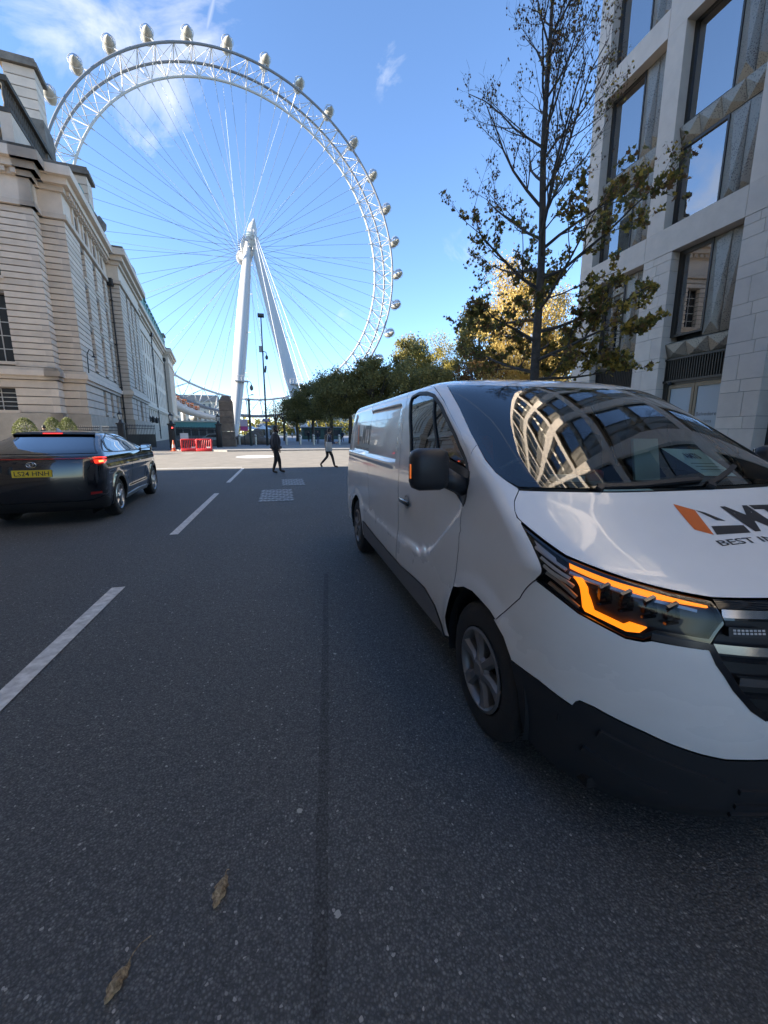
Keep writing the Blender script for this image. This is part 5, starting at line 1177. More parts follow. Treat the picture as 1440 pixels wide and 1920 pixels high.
    skin(L,'lower_bumper',[(-1.0,.3),(-1.0,1.2),(-.8,1.55),(-.5,1.25),(.5,1.25),(.8,1.55),(1.0,1.2),(1.0,.3)],pl,t,off=.012,inset=0,flange=.03,sp=.05)
    # spoiler, high brake lamp, aerial fin
    skin(L,'roof_spoiler',[(-.66,10.55),(-.3,10.62),(0,10.63),(.3,10.62),(.66,10.55),(.66,11.1),(.3,11.25),(-.3,11.25),(-.66,11.1)],mat('car_plastic'),t,off=.035,inset=0,flange=.04,sp=.04)
    skin(L,'high_brake_lamp',[(-.085,10.68),(.085,10.68),(.085,10.84),(-.085,10.84)],redl,t,off=.040,inset=0,flange=.01,sp=.03)
    mb=MB(); mb.add([(-.02,.35,1.50),(.02,.35,1.50),(0,.10,1.60),(0,.18,1.50)],[(0,1,2),(0,2,3),(1,3,2),(0,3,1)]); mb.add([(-.025,.12,1.50),(.025,.12,1.50),(.025,.38,1.50),(-.025,.38,1.50),(0,.16,1.585),(0,.22,1.59)],[(0,1,4),(1,2,5,4),(2,3,5),(3,0,4,5)]); O('aerial_fin',mb,mat('fin',(.3,.33,.38),.3),t)
    # plate, badge, wiper
    yp=float(L.S(np.array(0.0),np.array(3.5))[1])-.012
    mb=MB(); mb.box(-.26,.26,yp-.008,yp+.02,.815,.926); p=O('number_plate',mb,mat('plate_yellow',(.72,.52,.03),.4),t)
    v,f_=text_mesh('LS24 HNH',1,.012); xs=[a[0] for a in v]; ys=[a[1] for a in v]; sx=.46/(max(xs)-min(xs)); sy=.072/(max(ys)-min(ys)); mb=MB(); mb.add([(-.23+(a[0]-min(xs))*sx,yp-.0095,.835+(a[1]-min(ys))*sy) for a in v],f_); O('plate_lettering',mb,mat('decal_black'),p)
    yb=float(L.S(np.array(0.0),np.array(4.6))[1])-.010
    def ell(mb,cx,cz,rx,rz_,r=.006): mb.tube([(cx+rx*math.cos(a),yb-.003,cz+rz_*math.sin(a)) for a in np.linspace(0,2*PI,29)],r,6,False)
    mb=MB(); ell(mb,0,1.005,.065,.042); ell(mb,0,1.015,.026,.034,.005); ell(mb,0,1.025,.050,.017,.005); O('badge',mb,chrome,t,smooth=True)
    v,f_=text_mesh('bZ4X',1,.01); xs=[a[0] for a in v]; sc=.16/(max(xs)-min(xs)); mb=MB(); yy=float(L.S(np.array(-.42),np.array(4.0))[1])-.016; mb.add([(-.62+a[0]*sc,yy-.02+.12*(-(a[0]*sc)),.93+a[1]*sc) for a in v],f_); O('model_lettering',mb,chrome,t)
    mb=MB(); mb.box(-.62,.62,-.5,2.2,.5,.62); O('cabin_floor',mb,dk,t)
    inner_shell(L,dk,t,lambda c,v: v<7.0 and not(min(math.hypot(c[1],c[2]-CWR),math.hypot(c[1]-CWB,c[2]-CWR))<.42 and abs(c[0])>.5),off=.05,ns=120,nv=40)
    for x in (-.36,.36):
        for y in (.45,1.35):
            mb=MB(); mb.cbox((x,y,.95),(.22,.08,.28),b=.06); mb.cbox((x,y-.02,1.28),(.13,.05,.08),b=.04); O('seat',mb,mat('seat_cloth',(.05,.055,.06),.9),t,smooth=True)
    mb=MB(); mb.box(-.7,.7,1.9,2.3,.8,1.05); O('dashboard',mb,pl,t)
    ROOT[t.name]=keep
build_car()
# ---------------------------------------------------------------- trees
def leafmat(name,c,c2,trans=.35):
    if name in MATS: return MATS[name]
    m=bpy.data.materials.new(name); m.use_nodes=True; nt=m.node_tree; N=nt.nodes; L=nt.links; b=N['Principled BSDF']; ge=N.new('ShaderNodeNewGeometry'); oi=N.new('ShaderNodeObjectInfo')
    mx=N.new('ShaderNodeMix'); mx.data_type='RGBA'; mx.inputs[6].default_value=(*c,1); mx.inputs[7].default_value=(*c2,1); L.new(ge.outputs['Random Per Island'],mx.inputs[0]); L.new(mx.outputs[2],b.inputs['Base Color']); b.inputs['Roughness'].default_value=.6; b.inputs['Specular IOR Level'].default_value=.3
    tr=N.new('ShaderNodeBsdfTranslucent'); L.new(mx.outputs[2],tr.inputs[0]); ms=N.new('ShaderNodeMixShader'); ms.inputs[0].default_value=trans; L.new(b.outputs[0],ms.inputs[1]); L.new(tr.outputs[0],ms.inputs[2]); L.new(ms.outputs[0],N['Material Output'].inputs[0])
    MATS[name]=m; return m
BARK=mat('bark',(.085,.075,.062),.9,var=.4,scale=6,bump=.6,bscale=25)
def crown_mesh(name,seed,rx,rz,ncl,per,leaf,m,sparse=1.0,shape=1.0):
    rnd=np.random.RandomState(seed); V=[];F=[]
    for _ in range(ncl):
        d=rnd.normal(size=3); d/=np.linalg.norm(d); rr=rnd.uniform(.35,1)**.6; c=d*rr*np.array([rx,rx,rz]); 
        c*=1+.18*math.sin(3*d[0]+seed)+.14*math.sin(5*d[2]+2*seed)
        cr=rnd.uniform(.16,.30)*rx*sparse; n=int(per*rnd.uniform(.5,1.3))
        P=c+rnd.normal(size=(n,3))*cr*np.array([1,1,.75])*.6
        A=rnd.normal(size=(n,3)); A/=np.linalg.norm(A,axis=1,keepdims=True); B=np.cross(A,rnd.normal(size=(n,3))); B/=np.maximum(np.linalg.norm(B,axis=1,keepdims=True),1e-6)
        s=leaf*rnd.uniform(.6,1.3,size=(n,1)); k=len(V)
        Q=np.stack([P-A*s,P+B*s*.6,P+A*s,P-B*s*.6],1).reshape(-1,3); V+=Q.tolist(); F+=[(k+4*i,k+4*i+1,k+4*i+2,k+4*i+3) for i in range(n)]
    me=bpy.data.meshes.new(name); me.from_pydata(V,[],F); me.materials.append(m); me.update(); return me
def trunk_mb(seed,h,r,rx,rz,zc,nl=9):
    rnd=random.Random(seed); mb=MB(); mb.tube([(0,0,0),(.03,0,h*.35),(.0,.05,h*.7),(.05,0,zc+rz*.5)],[r*1.25,r,r*.8,r*.25],9)
    for k in range(nl):
        a=2*PI*k/nl+rnd.random(); z0=h*rnd.uniform(.55,.95); l=rx*rnd.uniform(.55,.9); p=Vector((0,0,z0)); pts=[p]
        for i in range(1,5): pts.append(p+Vector((math.cos(a)*l*i/4,math.sin(a)*l*i/4,(zc-z0+rz*rnd.uniform(.1,.6))*(i/4)**.8)))
        mb.tube(pts,[r*.45,r*.35,r*.25,r*.15,r*.05],6)
    return mb
def garden_tree(kind,label,x,y,h,rx,rz,seed,mesh,group):
    t=thing('garden_tree',label,'tree',(x,y,.1),seed*1.7,group); zc=h-rz*.9
    obj('trunk',trunk_mb(seed,zc-rz*.5+.6,.16+.012*h,rx,rz,zc),BARK,t,world=False,smooth=True)
    o=bpy.data.objects.new('crown',mesh); COL.objects.link(o); o.parent=t; o.location=(0,0,zc); s=rx/3.0; o.scale=(s,s,rz/3.0)
    return t
olive=leafmat('leaf_olive',(.12,.13,.05),(.33,.28,.09)); golden=leafmat('leaf_golden',(.33,.23,.06),(.55,.41,.13),.4); rust=leafmat('leaf_rust',(.14,.08,.035),(.26,.16,.06)); lime=leafmat('leaf_lime',(.20,.19,.05),(.45,.36,.08),.4)
cm_o=[crown_mesh('crown_olive_%d'%i,10+i,3,3,80,190,.12,olive) for i in range(3)]; cm_g=[crown_mesh('crown_golden_%d'%i,20+i,3,3,90,430,.062,golden) for i in range(2)]; cm_r=crown_mesh('crown_rust',31,3,3,60,140,.15,rust); cm_l=crown_mesh('crown_lime',33,3,3,70,260,.085,lime,1.1); cm_b=crown_mesh('crown_bare',41,3,3,60,26,.12,rust,1.2)
GT=[('o','olive tree at the left end of the garden row, nearest the wheel leg',3.0,74,7.6,2.8,2.6),('o','olive tree second in the garden row from the wheel',5.2,68,8.6,3.0,3.0),('o','dark olive tree in the garden row behind the walking man',7.4,62,9.6,3.2,3.3),('o','dense olive tree in the garden row left of the van',9.6,58,10.0,3.3,3.4),('o','tall olive tree in the garden row just above the van rear',12.2,55,10.6,3.4,3.6),('o','olive tree of the second row partly hidden behind the front row',8.8,74,10.4,3.4,3.6),('o','olive tree of the second row above the van roof',14.6,60,11.0,3.5,3.8),('o','tall thin olive tree rising above the others behind the van',18.4,58,14.0,3.2,4.4),('o','olive tree at the right of the garden row behind the van cab',17.0,50,9.6,3.3,3.3),
    ('l','bright yellow-green tree in sun above the van roof',20.0,54,12.0,3.2,4.0),('l','yellow-green thin tree right of the bright one behind the van',23.2,55,10.8,3.0,3.4),
    ('b','leafless dark tree at the far left of the garden row',.9,80,7.0,2.4,2.6),('b','bare dark tree beside the tall lamp mast',-.6,88,7.2,2.4,2.4),
    ('g','big golden plane tree behind the young street tree',28.8,46,18.8,5.4,7.4),('g','golden tree low beside the stone building edge',31.5,45,13.0,5.0,5.6),('r','rust brown tree at the foot of the golden tree',25.0,48,10.2,3.2,3.4),('o','dark green tree at the left flank of the golden tree',25.6,52,17.0,3.0,5.0)]
for i,(k,lab,x,y,h,rx,rz) in enumerate(GT):
    me={'o':cm_o[i%3],'g':cm_g[i%2],'r':cm_r,'l':cm_l,'b':cm_b}[k]; garden_tree(k,lab,x,y,h,rx,rz,i+1,me,'trees in the gardens')
# far mass of trees along the river
me=crown_mesh('far_mass',77,3,3,60,90,.2,olive)
def far_hedge():
    V=[];F=[]; rnd=np.random.RandomState(4)
    for k in range(90):
        x=rnd.uniform(-40,160); y=rnd.uniform(398,412); h=rnd.uniform(9,15); n=60; P=np.array([x,y,h*.55])+rnd.normal(size=(n,3))*np.array([3.5,2,h*.28]); A=rnd.normal(size=(n,3)); B=rnd.normal(size=(n,3)); A/=np.linalg.norm(A,axis=1,keepdims=True); B/=np.linalg.norm(B,axis=1,keepdims=True); s=1.3; q=len(V)
        V+=np.stack([P-A*s,P+B*s,P+A*s,P-B*s],1).reshape(-1,3).tolist(); F+=[(q+4*i,q+4*i+1,q+4*i+2,q+4*i+3) for i in range(n)]
    mb=MB(); mb.add(V,F); o=obj('far_trees',mb,lime); _tag(o,'line of autumn trees along the far river bank','trees',kind='stuff')
far_hedge()
# the young plane tree on the right pavement
def street_tree():
    rnd=random.Random(12); bx,by=6.72,10.25
    t=thing('young_plane_tree','slender young plane tree, half bare with yellowing leaves, behind the van','tree',(bx,by,.1))
    bark=mat('plane_bark',(.070,.065,.058),.9,var=.4,scale=8,bump=.5,bscale=30)
    def tp(z): return Vector((bx+.02*math.sin(z*1.3)-.028*(z-3)*(z>3),by+.03*math.sin(z*.9),z))
    H=12.6; mb=MB(); zz=np.linspace(.05,H,26); mb.tube([tp(z) for z in zz],[.125*(1-z/H)**.75+.012 for z in zz],12); obj('trunk',mb,bark,t,smooth=True)
    tips=[]; limbs=[]
    def twig(mb,p,d,l,r,depth,leafy):
        n=5; pts=[p]; cur=p.copy(); dd=d.normalized()
        for i in range(n):
            dd=(dd+Vector((rnd.gauss(0,.13),rnd.gauss(0,.13),rnd.gauss(.05,.10)))).normalized(); cur=cur+dd*(l/n); pts.append(cur.copy())
        mb.tube(pts,[r*(1-.75*i/n) for i in range(n+1)],6 if depth<2 else 4,False)
        for i in range(1,n+1):
            tips.append((pts[i],dd.copy(),depth,leafy,i/n))
            if depth<3 and l>.22:
                for q in range(rnd.choice((1,1,2)) if depth<2 else 1):
                    ax=dd.cross(Vector((rnd.gauss(0,1),rnd.gauss(0,1),rnd.gauss(0,1)))).normalized(); nd=(dd*.75+ax*rnd.uniform(.45,.85)+Vector((0,0,.12))).normalized()
                    if rnd.random()<(.9 if depth==0 else .7): twig(mb,pts[i],nd,l*rnd.uniform(.34,.6)*(1.1-.4*i/n),max(.0035,r*(1-.7*i/n)*.5),depth+1,leafy)
    k=0; z=2.9
    while z<H-.4:
        f=(z-2.9)/(H-2.9); a=k*2.399+rnd.uniform(-.4,.4); 
        l=(2.95 if f<.5 else 2.95-3.2*(f-.5))*rnd.uniform(.75,1.05)
        if f<.12: l*=.8
        el=.10+.55*f+rnd.uniform(-.08,.12)+(.38 if f>.3 else 0)
        d=Vector((math.cos(a)*math.cos(el),math.sin(a)*math.cos(el),math.sin(el)))
        mb=MB(); leafy=1.0 if f<.20 else (.55 if f<.34 else (.16 if f<.52 else .03))
        if d.x>.1 and f<.45: leafy*=1.35
        twig(mb,tp(z),d,l,.125*(1-z/H)**.75*.42+.010,0,leafy); obj('limb',mb,bark,t); k+=1; z+=rnd.uniform(.18,.32)
    # leaves: five-lobed, hanging from the twigs
    out=[(0,-.05),(.12,.06),(.42,-.02),(.30,.22),(.50,.46),(.22,.46),(.0,.95),(-.22,.46),(-.50,.46),(-.30,.22),(-.42,-.02),(-.12,.06)]
    ms=[leafmat('plane_green',(.085,.095,.030),(.19,.175,.05),.35),leafmat('plane_yellow',(.33,.25,.05),(.50,.37,.08),.45),leafmat('plane_brown',(.12,.075,.035),(.24,.14,.06),.35)]
    mbs=[MB(),MB(),MB()]
    for (p,d,depth,leafy,u) in tips:
        if depth==0 and u<.5: continue
        pr=(.8 if p.z<4.6 else .62 if p.z<6.2 else .34 if p.z<7.4 else .11 if p.z<8.6 else .03)*(.7 if depth==1 else .95)*(1.3 if p.x>bx+.2 else .75)
        if rnd.random()>pr: continue
        for q in range(rnd.choice((1,2,3,3))):
            s=rnd.uniform(.06,.135)*(1 if p.z<7 else .6); c=p+Vector((rnd.gauss(0,.05),rnd.gauss(0,.05),rnd.gauss(-.03,.04)))
            M=Matrix.Rotation(rnd.uniform(0,2*PI),3,'Z')@Matrix.Rotation(rnd.uniform(.5,2.6),3,'X')@Matrix.Rotation(rnd.uniform(-.6,.6),3,'Y')
            kk=rnd.random(); right=p.x>bx+.4; mi=(0 if kk<(.40 if right else .62) else 1 if kk<(.84 if right else .72) else 2)
            V=[c+M@Vector((x*s,(y-.1)*s,.10*s*math.sin(4*x)+.12*s*abs(x))) for x,y in out]; cc=c+M@Vector((0,.25*s,0)); n=len(V); mbs[mi].add(V+[cc],[(i,(i+1)%n,n) for i in range(n)])
    for mb,m,nm in zip(mbs,ms,('green_leaves','yellow_leaves','brown_leaves')): obj(nm,mb,m,t)['kind']='stuff'
    # seed balls and dead leaf curls on the bare top
    sb=MB()
    for (p,d,depth,leafy,u) in tips:
        if p.z>6.5 and depth>=1 and rnd.random()<.15:
            c=p+Vector((0,0,-.03)); r=rnd.uniform(.012,.024); sb.add([c+Vector(v)*r for v in ((1,0,0),(-1,0,0),(0,1,0),(0,-1,0),(0,0,1.6),(0,0,-1.6))],[(0,2,4),(2,1,4),(1,3,4),(3,0,4),(2,0,5),(1,2,5),(3,1,5),(0,3,5)])
    obj('seed_balls',sb,ms[2],t)['kind']='stuff'
street_tree()
# ---------------------------------------------------------------- street furniture
IB=mat('iron_black',(.012,.012,.013),.45)
def obelisk():
    t=thing('stone_obelisk','weathered brown stone gate pier with tapering top beside the iron gate','stone pier',(-5.35,47.6,.1)); m=[mat('sandstone_a',(.16,.125,.095),.9,var=.3,scale=2,bump=.3),mat('sandstone_b',(.20,.155,.115),.9,var=.3,scale=2,bump=.3)]
    random.seed(2); z=.1; k=0; H=5.25
    mb=MB(); mb.cbox((-5.35,47.6,.45),(.80,.80,.4),b=.04); obj('base_block',mb,m[0],t); z=.85
    while z<H-.5:
        h=random.uniform(.62,.85); z1=min(H-.45,z+h); w=.68-.05*(z/H); w1=.68-.05*(z1/H)
        mb=MB(); q=[(-w,-w),(w,-w),(w,w),(-w,w)]; V=[(-5.35+a,47.6+b,z+.012) for a,b in q]+[(-5.35+a*w1/w,47.6+b*w1/w,z1-.012) for a,b in q]; mb.add(V,[(3,2,1,0),(4,5,6,7),(0,1,5,4),(1,2,6,5),(2,3,7,6),(3,0,4,7)]); obj('stone_block',mb,m[k%2],t); z=z1; k+=1
    w=.63; mb=MB(); q=[(-w,-w),(w,-w),(w,w),(-w,w)]; V=[(-5.35+a,47.6+b,z) for a,b in q]+[(-5.35+a*.55,47.6+b*.55,H+.08) for a,b in q]; mb.add(V,[(4,5,6,7),(0,1,5,4),(1,2,6,5),(2,3,7,6),(3,0,4,7)]); obj('cap',mb,m[0],t)
obelisk()
def gate_post(label,x,y,h=2.55):
    t=thing('gate_post',label,'gate post',(x,y,.1),0,'iron gate posts with lanterns')
    mb=MB(); mb.cbox((x,y,.1+h*.42),(.24,.24,h*.42),b=.03); mb.cbox((x,y,h*.86+.1),(.30,.30,.06)); mb.lathe([(.2,0),(.14,.12),(.1,.25),(.13,.3)],(x,y,h*.86+.14),10); obj('post',mb,IB,t,auto=R(40))
    z=h*.86+.44; mb=MB(); mb.lathe([(.09,0),(.2,.42)],(x,y,z),6); o=obj('lantern_glass',mb,mat('lantern_glass',(.45,.5,.5),.1),t)
    mb=MB(); mb.lathe([(.22,.42),(.18,.52),(.06,.62),(.03,.74),(.001,.78)],(x,y,z),6)
    for k in range(6): a=2*PI*k/6; mb.tube([(x+.1*math.cos(a),y+.1*math.sin(a),z),(x+.21*math.cos(a),y+.21*math.sin(a),z+.43)],.014,4)
    obj('lantern_frame',mb,IB,t); return t
gate_post('iron gate post with lantern beside the traffic cone',-9.6,42.2); gate_post('iron gate post with lantern against the stone obelisk',-5.95,45.2,2.6); gate_post('iron gate post with lantern in front of the stone hall, behind the black car roof',-13.2,40.6); 
def rail(name,label,cat,a,b,h,z0=.1,n=None,solid=0,group=None):
    a=Vector((*a,0));b=Vector((*b,0)); d=b-a; t=thing(name,label,cat,(a.x,a.y,z0),0,group); L_=d.length; n=n or int(L_/.16)
    u=d.normalized()
    for zz in (.18,h-.28,h-.05):
        mb=MB(); mb.tube([a+Vector((0,0,z0+zz)),b+Vector((0,0,z0+zz))],.028,4); obj('rail',mb,IB,t)
    for k in range(n+1):
        p=a+d*(k/n); mb=MB(); mb.tube([p+Vector((0,0,z0)),p+Vector((0,0,z0+h))],[.016,.016],4); mb.lathe([(.03,0),(.001,.1)],p+Vector((0,0,z0+h)),4); obj('bar',mb,IB,t)
    if solid:
        mb=MB(); mb.add([tuple(a+Vector((0,0,z0+.1))),tuple(b+Vector((0,0,z0+.1))),tuple(b+Vector((0,0,z0+solid))),tuple(a+Vector((0,0,z0+solid)))],[(0,1,2,3)]); 
        mb.add([tuple(a+Vector((.01,.03,z0+.1))),tuple(b+Vector((.01,.03,z0+.1))),tuple(b+Vector((.01,.03,z0+solid))),tuple(a+Vector((.01,.03,z0+solid)))],[(3,2,1,0)]); obj('dog_bar_panel',mb,IB,t)
    return t
g=rail('iron_gate','closed black iron gate between the cone and the obelisk','gate',(-9.3,42.3),(-6.2,45.0),1.95,n=26,solid=.75)
rail('iron_gate','black iron gate leading along the stone hall, left of the cone','gate',(-12.9,40.9),(-11.6,44.5),2.1,n=18,solid=1.3)
rail('iron_railing','black iron railing by the hedges in front of the hall','railing',(-14.9,36.2),(-13.9,38.0),1.9,n=12,group='iron railings along the hall'); rail('iron_railing','black iron railing nearest the left gate post','railing',(-13.8,38.3),(-13.35,40.2),1.9,n=12,group='iron railings along the hall')
# red light on the gate post
mb=MB(); mb.cbox((-9.45,41.88,1.95),(.10,.06,.16),b=.02); tl=thing('signal_lamp','small red signal light on the gate post by the cone','signal light',(-9.45,41.9,1.8)); obj('case',mb,IB,tl); mb=MB(); mb.lathe([(.001,.0),(.06,.0),(.06,.03)],(-9.45,41.80,1.98),12,M=Matrix.Rotation(R(90),3,'X')); obj('lamp',mb,mat('red_signal',(.8,.02,.02),.4,emit=(1,.05,.04),es=1.6),tl)
mb=MB(); mb.box(-8.9,-8.2,42.0,42.03,.95,1.5); o=obj('notice_board',mb,mat('notice_white',(.6,.6,.6),.6)); _tag(o,'white notice hung on the iron gate above the red barrier','notice')
# red water-filled barriers
def barrier(label,x,y,rz):
    t=thing('plastic_barrier',label,'barrier',(x,y,0),rz,'red plastic road barriers'); m=mat('barrier_red',(.52,.022,.028),.45); 
    mb=MB(); V=[]; 
    for yy,w in ((-.26,0),(.26,0)): pass
    mb.cbox((0,0,.13),(.60,.26,.12),b=.04); mb.cbox((0,0,.98),(.58,.10,.06),b=.03); obj('base',mb,m,t,world=False,smooth=True)
    for k in range(7):
        x0=-.52+.173*k; mb=MB(); mb.cbox((x0+.03,0,.58),(.035,.10,.40),Matrix.Rotation(R(10),3,'Y'),b=.02); obj('slat',mb,m,t,world=False,smooth=True)
    for x0 in (-.56,.56): mb=MB(); mb.cbox((x0,0,.55),(.045,.13,.45),b=.02); obj('end_post',mb,m,t,world=False,smooth=True)
    mb=MB(); mb.box(.18,.5,-.111,-.105,.28,.40); obj('reflective_patch',mb,mat('patch_white',(.7,.7,.68),.4),t,world=False)
    for x0 in (-.4,.4): mb=MB(); mb.cbox((x0,0,.02),(.14,.24,.02)); obj('foot',mb,mat('barrier_foot',(.03,.03,.03),.7),t,world=False)
barrier('red plastic road barrier next to the cone',-7.35,37.6,R(2)); barrier('red plastic road barrier nearer the obelisk',-6.15,37.5,R(-4))
def cone():
    t=thing('traffic_cone','orange traffic cone beside the red barriers','traffic cone',(-8.75,38.6,0)); mb=MB(); mb.lathe([(.17,.03),(.13,.30)],(-8.75,38.6,0),16); mb.lathe([(.10,.55),(.035,.92),(.001,.93)],(-8.75,38.6,0),16); mb.cbox((-8.75,38.6,.018),(.24,.24,.018),b=.01); obj('body',mb,mat('cone_orange',(.65,.12,.03),.5),t,auto=R(40))
    mb=MB(); mb.lathe([(.131,.30),(.101,.55)],(-8.75,38.6,0),16); obj('reflective_band',mb,mat('cone_band',(.6,.5,.45),.4),t,smooth=True)
cone()
# bollards
bm_=mat('bollard_steel',(.42,.41,.38),.35,.7); base=None
BP=[(-4.75,53.2,'steel bollard beside the obelisk'),(-2.85,52.6,'steel bollard left of the lamp mast, second from the obelisk'),(.72,51.7,'steel bollard right of the man in black'),(2.34,51.4,'steel bollard midway between the two walkers'),(3.92,51.1,'steel bollard just left of the man with the white bag'),(7.05,51.3,'steel bollard right of the man with the white bag, near the van')]
def bollard(label,x,y):
    t=thing('bollard',label,'bollard',(x,y,.1),0,'row of steel bollards'); mb=MB(); mb.lathe([(.13,0),(.13,1.12),(.12,1.2),(.06,1.26),(.001,1.27)],(0,0,0),16); obj('post',mb,bm_,t,world=False,auto=R(40)); mb=MB(); mb.lathe([(.136,.96),(.136,1.04)],(0,0,0),16); obj('band',mb,mat('bollard_band',(.12,.12,.12),.4),t,world=False); mb=MB(); mb.lathe([(.19,0),(.19,.03),(.13,.05)],(0,0,0),16); obj('collar',mb,bm_,t,world=False)
for x,y,l in BP: bollard(l,x,y)
# masts and lamps
def mast():
    x,y=-1.42,50.0; t=thing('lamp_mast','tall thin grey mast with floodlight, cameras and a blue sign','lamp post',(x,y,.1)); m=mat('mast_grey',(.06,.075,.075),.45,.3)
    mb=MB(); mb.tube([(x,y,.1),(x,y,5),(x,y,13.9)],[.13,.10,.06],10); obj('pole',mb,m,t,smooth=True)
    mb=MB(); mb.cbox((x,y-.1,14.05),(.34,.22,.14),Matrix.Rotation(R(-15),3,'X'),b=.03); obj('floodlight',mb,m,t)
    mb=MB(); mb.cbox((x-.22,y,10.6),(.16,.10,.32)); mb.tube([(x,y,10.6),(x-.2,y,10.6)],.04,5); obj('equipment_box',mb,mat('box_pale',(.25,.27,.28),.5),t)
    mb=MB(); mb.tube([(x,y,10.4),(x+.35,y,10.3),(x+.40,y,9.9)],.05,6); mb.lathe([(.05,.45),(.16,.3),(.16,.1),(.08,-.02),(.001,-.05)],(x+.40,y,9.55),12); obj('dome_camera',mb,m,t,smooth=True)
    mb=MB(); mb.cbox((x+.2,y,8.5),(.10,.14,.36),Matrix.Rotation(R(8),3,'Y'),b=.03); mb.tube([(x,y,8.5),(x+.2,y,8.5)],.03,5); obj('loudspeaker',mb,m,t)
    mb=MB(); mb.cbox((x+.02,y-.14,2.95),(.34,.02,.17)); s=obj('blue_sign',mb,mat('sign_blue',(.04,.04,.22),.5),t)
    for k in range(4): mb=MB(); mb.cbox((x-.16+.12*k,y-.163,2.97),(.035,.002,.06)); obj('pictogram',mb,mat('sign_white',(.7,.7,.7),.5),s)
mast()
def swan_lamp():
    x,y=-3.2,50.0; t=thing('swan_neck_lamp','slim green lamp post with curved swan neck lantern left of the tall mast','lamp post',(x,y,.1)); m=mat('lamp_green',(.10,.125,.115),.5)
    mb=MB(); mb.tube([(x,y,.1),(x,y,4.9),(x,y,5.2)],[.15,.12,.17],10); mb.tube([(x,y,5.2),(x-.1,y,6.6),(x+.02,y,7.05),(x+.22,y,7.15),(x+.36,y,6.95),(x+.38,y,6.75)],.045,6); obj('column',mb,m,t,smooth=True)
    mb=MB(); mb.lathe([(.05,.3),(.14,.15),(.2,0),(.16,-.25),(.001,-.38)],(x+.38,y,6.5),12); obj('lantern',mb,m,t,smooth=True)
    mb=MB(); mb.tube([(x,y,5.6),(x+.35,y,5.7)],.03,5); mb.cbox((x+.42,y,5.72),(.14,.05,.05)); obj('camera',mb,m,t)
swan_lamp()
def info_sign():
    x,y=-4.05,52.4; t=thing('information_sign','pink and white information sign by the obelisk','sign',(x,y,.1)); mb=MB(); mb.tube([(x,y,.1),(x,y,3.2)],.05,6); obj('post',mb,IB,t)
    mb=MB(); mb.box(x-.42,x+.42,y-.08,y-.03,2.3,3.1); obj('panel',mb,mat('sign_lilac',(.52,.45,.55),.5),t); mb=MB(); mb.box(x-.42,x+.42,y-.082,y-.03,1.75,2.28); obj('lower_panel',mb,mat('sign_pink',(.5,.07,.25),.5),t)
info_sign()
def rocks():
    m=mat('boulder',(.15,.125,.10),.9,var=.35,scale=1.4,bump=.5,bscale=6)
    for i,(lab,x,y,rx,ry,rz_) in enumerate((('largest brown boulder between the obelisk and the lamp',-3.6,55,1.5,1.0,1.15),('low brown boulder right of the swan neck lamp',-2.0,54.6,1.1,.8,.75),('upright brown boulder behind the bollards',-2.9,57,1.0,.8,1.7),('small brown boulder next to the obelisk',-4.9,55.4,.7,.6,.9))):
        bm=bmesh.new(); bmesh.ops.create_icosphere(bm,subdivisions=3,radius=1); rnd=np.random.RandomState(i+3); ph=rnd.uniform(0,6,6)
        for v in bm.verts:
            c=v.co; k=1+.16*math.sin(3*c.x+ph[0])*math.sin(2.5*c.y+ph[1])+.1*math.sin(5*c.z+ph[2]+2*c.x)+.05*math.sin(9*c.y+ph[3]); v.co=Vector((c.x*rx*k,c.y*ry*k,max(-.3,c.z)*rz_*k))
        me=bpy.data.meshes.new('boulder'); bm.to_mesh(me); bm.free(); me.materials.append(m); me.polygons.foreach_set('use_smooth',[True]*len(me.polygons)); o=bpy.data.objects.new('boulder',me); COL.objects.link(o); o.location=(x,y,.1+.25*rz_); _tag(o,lab,'boulder','boulders behind the bollards')
rocks()
# topiary in tubs outside the hall
leafb=leafmat('box_leaf',(.07,.10,.03),(.24,.25,.10),.25)
def topiary(lab,x,y,r,h):
    t=thing('topiary_bush',lab,'bush',(x,y,.11),0,'clipped bushes outside the hall'); mb=MB(); mb.lathe([(.30,0),(.36,.5),(.38,.55),(.33,.55),(.31,.5),(.001,.5)],(0,0,0),16); obj('tub',mb,mat('tub_dark',(.03,.03,.03),.5),t,world=False,auto=R(40))
    mb=MB(); mb.tube([(0,0,.45),(0,0,1.2)],.05,6); obj('stem',mb,BARK,t,world=False)
    rnd=np.random.RandomState(int(abs(x)*10)); n=2600; d=rnd.normal(size=(n,3)); d/=np.linalg.norm(d,axis=1,keepdims=True); rr=rnd.uniform(.82,1.03,size=(n,1)); P=d*rr*np.array([r,r,h]); P[:,:2]*=(1-.22*np.clip(P[:,2:3]/h,-1,1)); P+=np.array([0,0,h+.62]); A=rnd.normal(size=(n,3)); B=rnd.normal(size=(n,3)); A/=np.linalg.norm(A,axis=1,keepdims=True); B/=np.linalg.norm(B,axis=1,keepdims=True); s=.05
    mb=MB(); mb.add(np.stack([P-A*s,P+B*s*.6,P+A*s,P-B*s*.6],1).reshape(-1,3).tolist(),[(4*i,4*i+1,4*i+2,4*i+3) for i in range(n)]); obj('foliage',mb,leafb,t,world=False)
topiary('leftmost egg-shaped clipped bush above the car roof',-15.45,31,.66,.86); topiary('middle clipped bush right of the passer-by head',-14.65,32.6,.60,.90); topiary('right clipped bush beside the iron railing',-14.3,33.8,.58,.92)
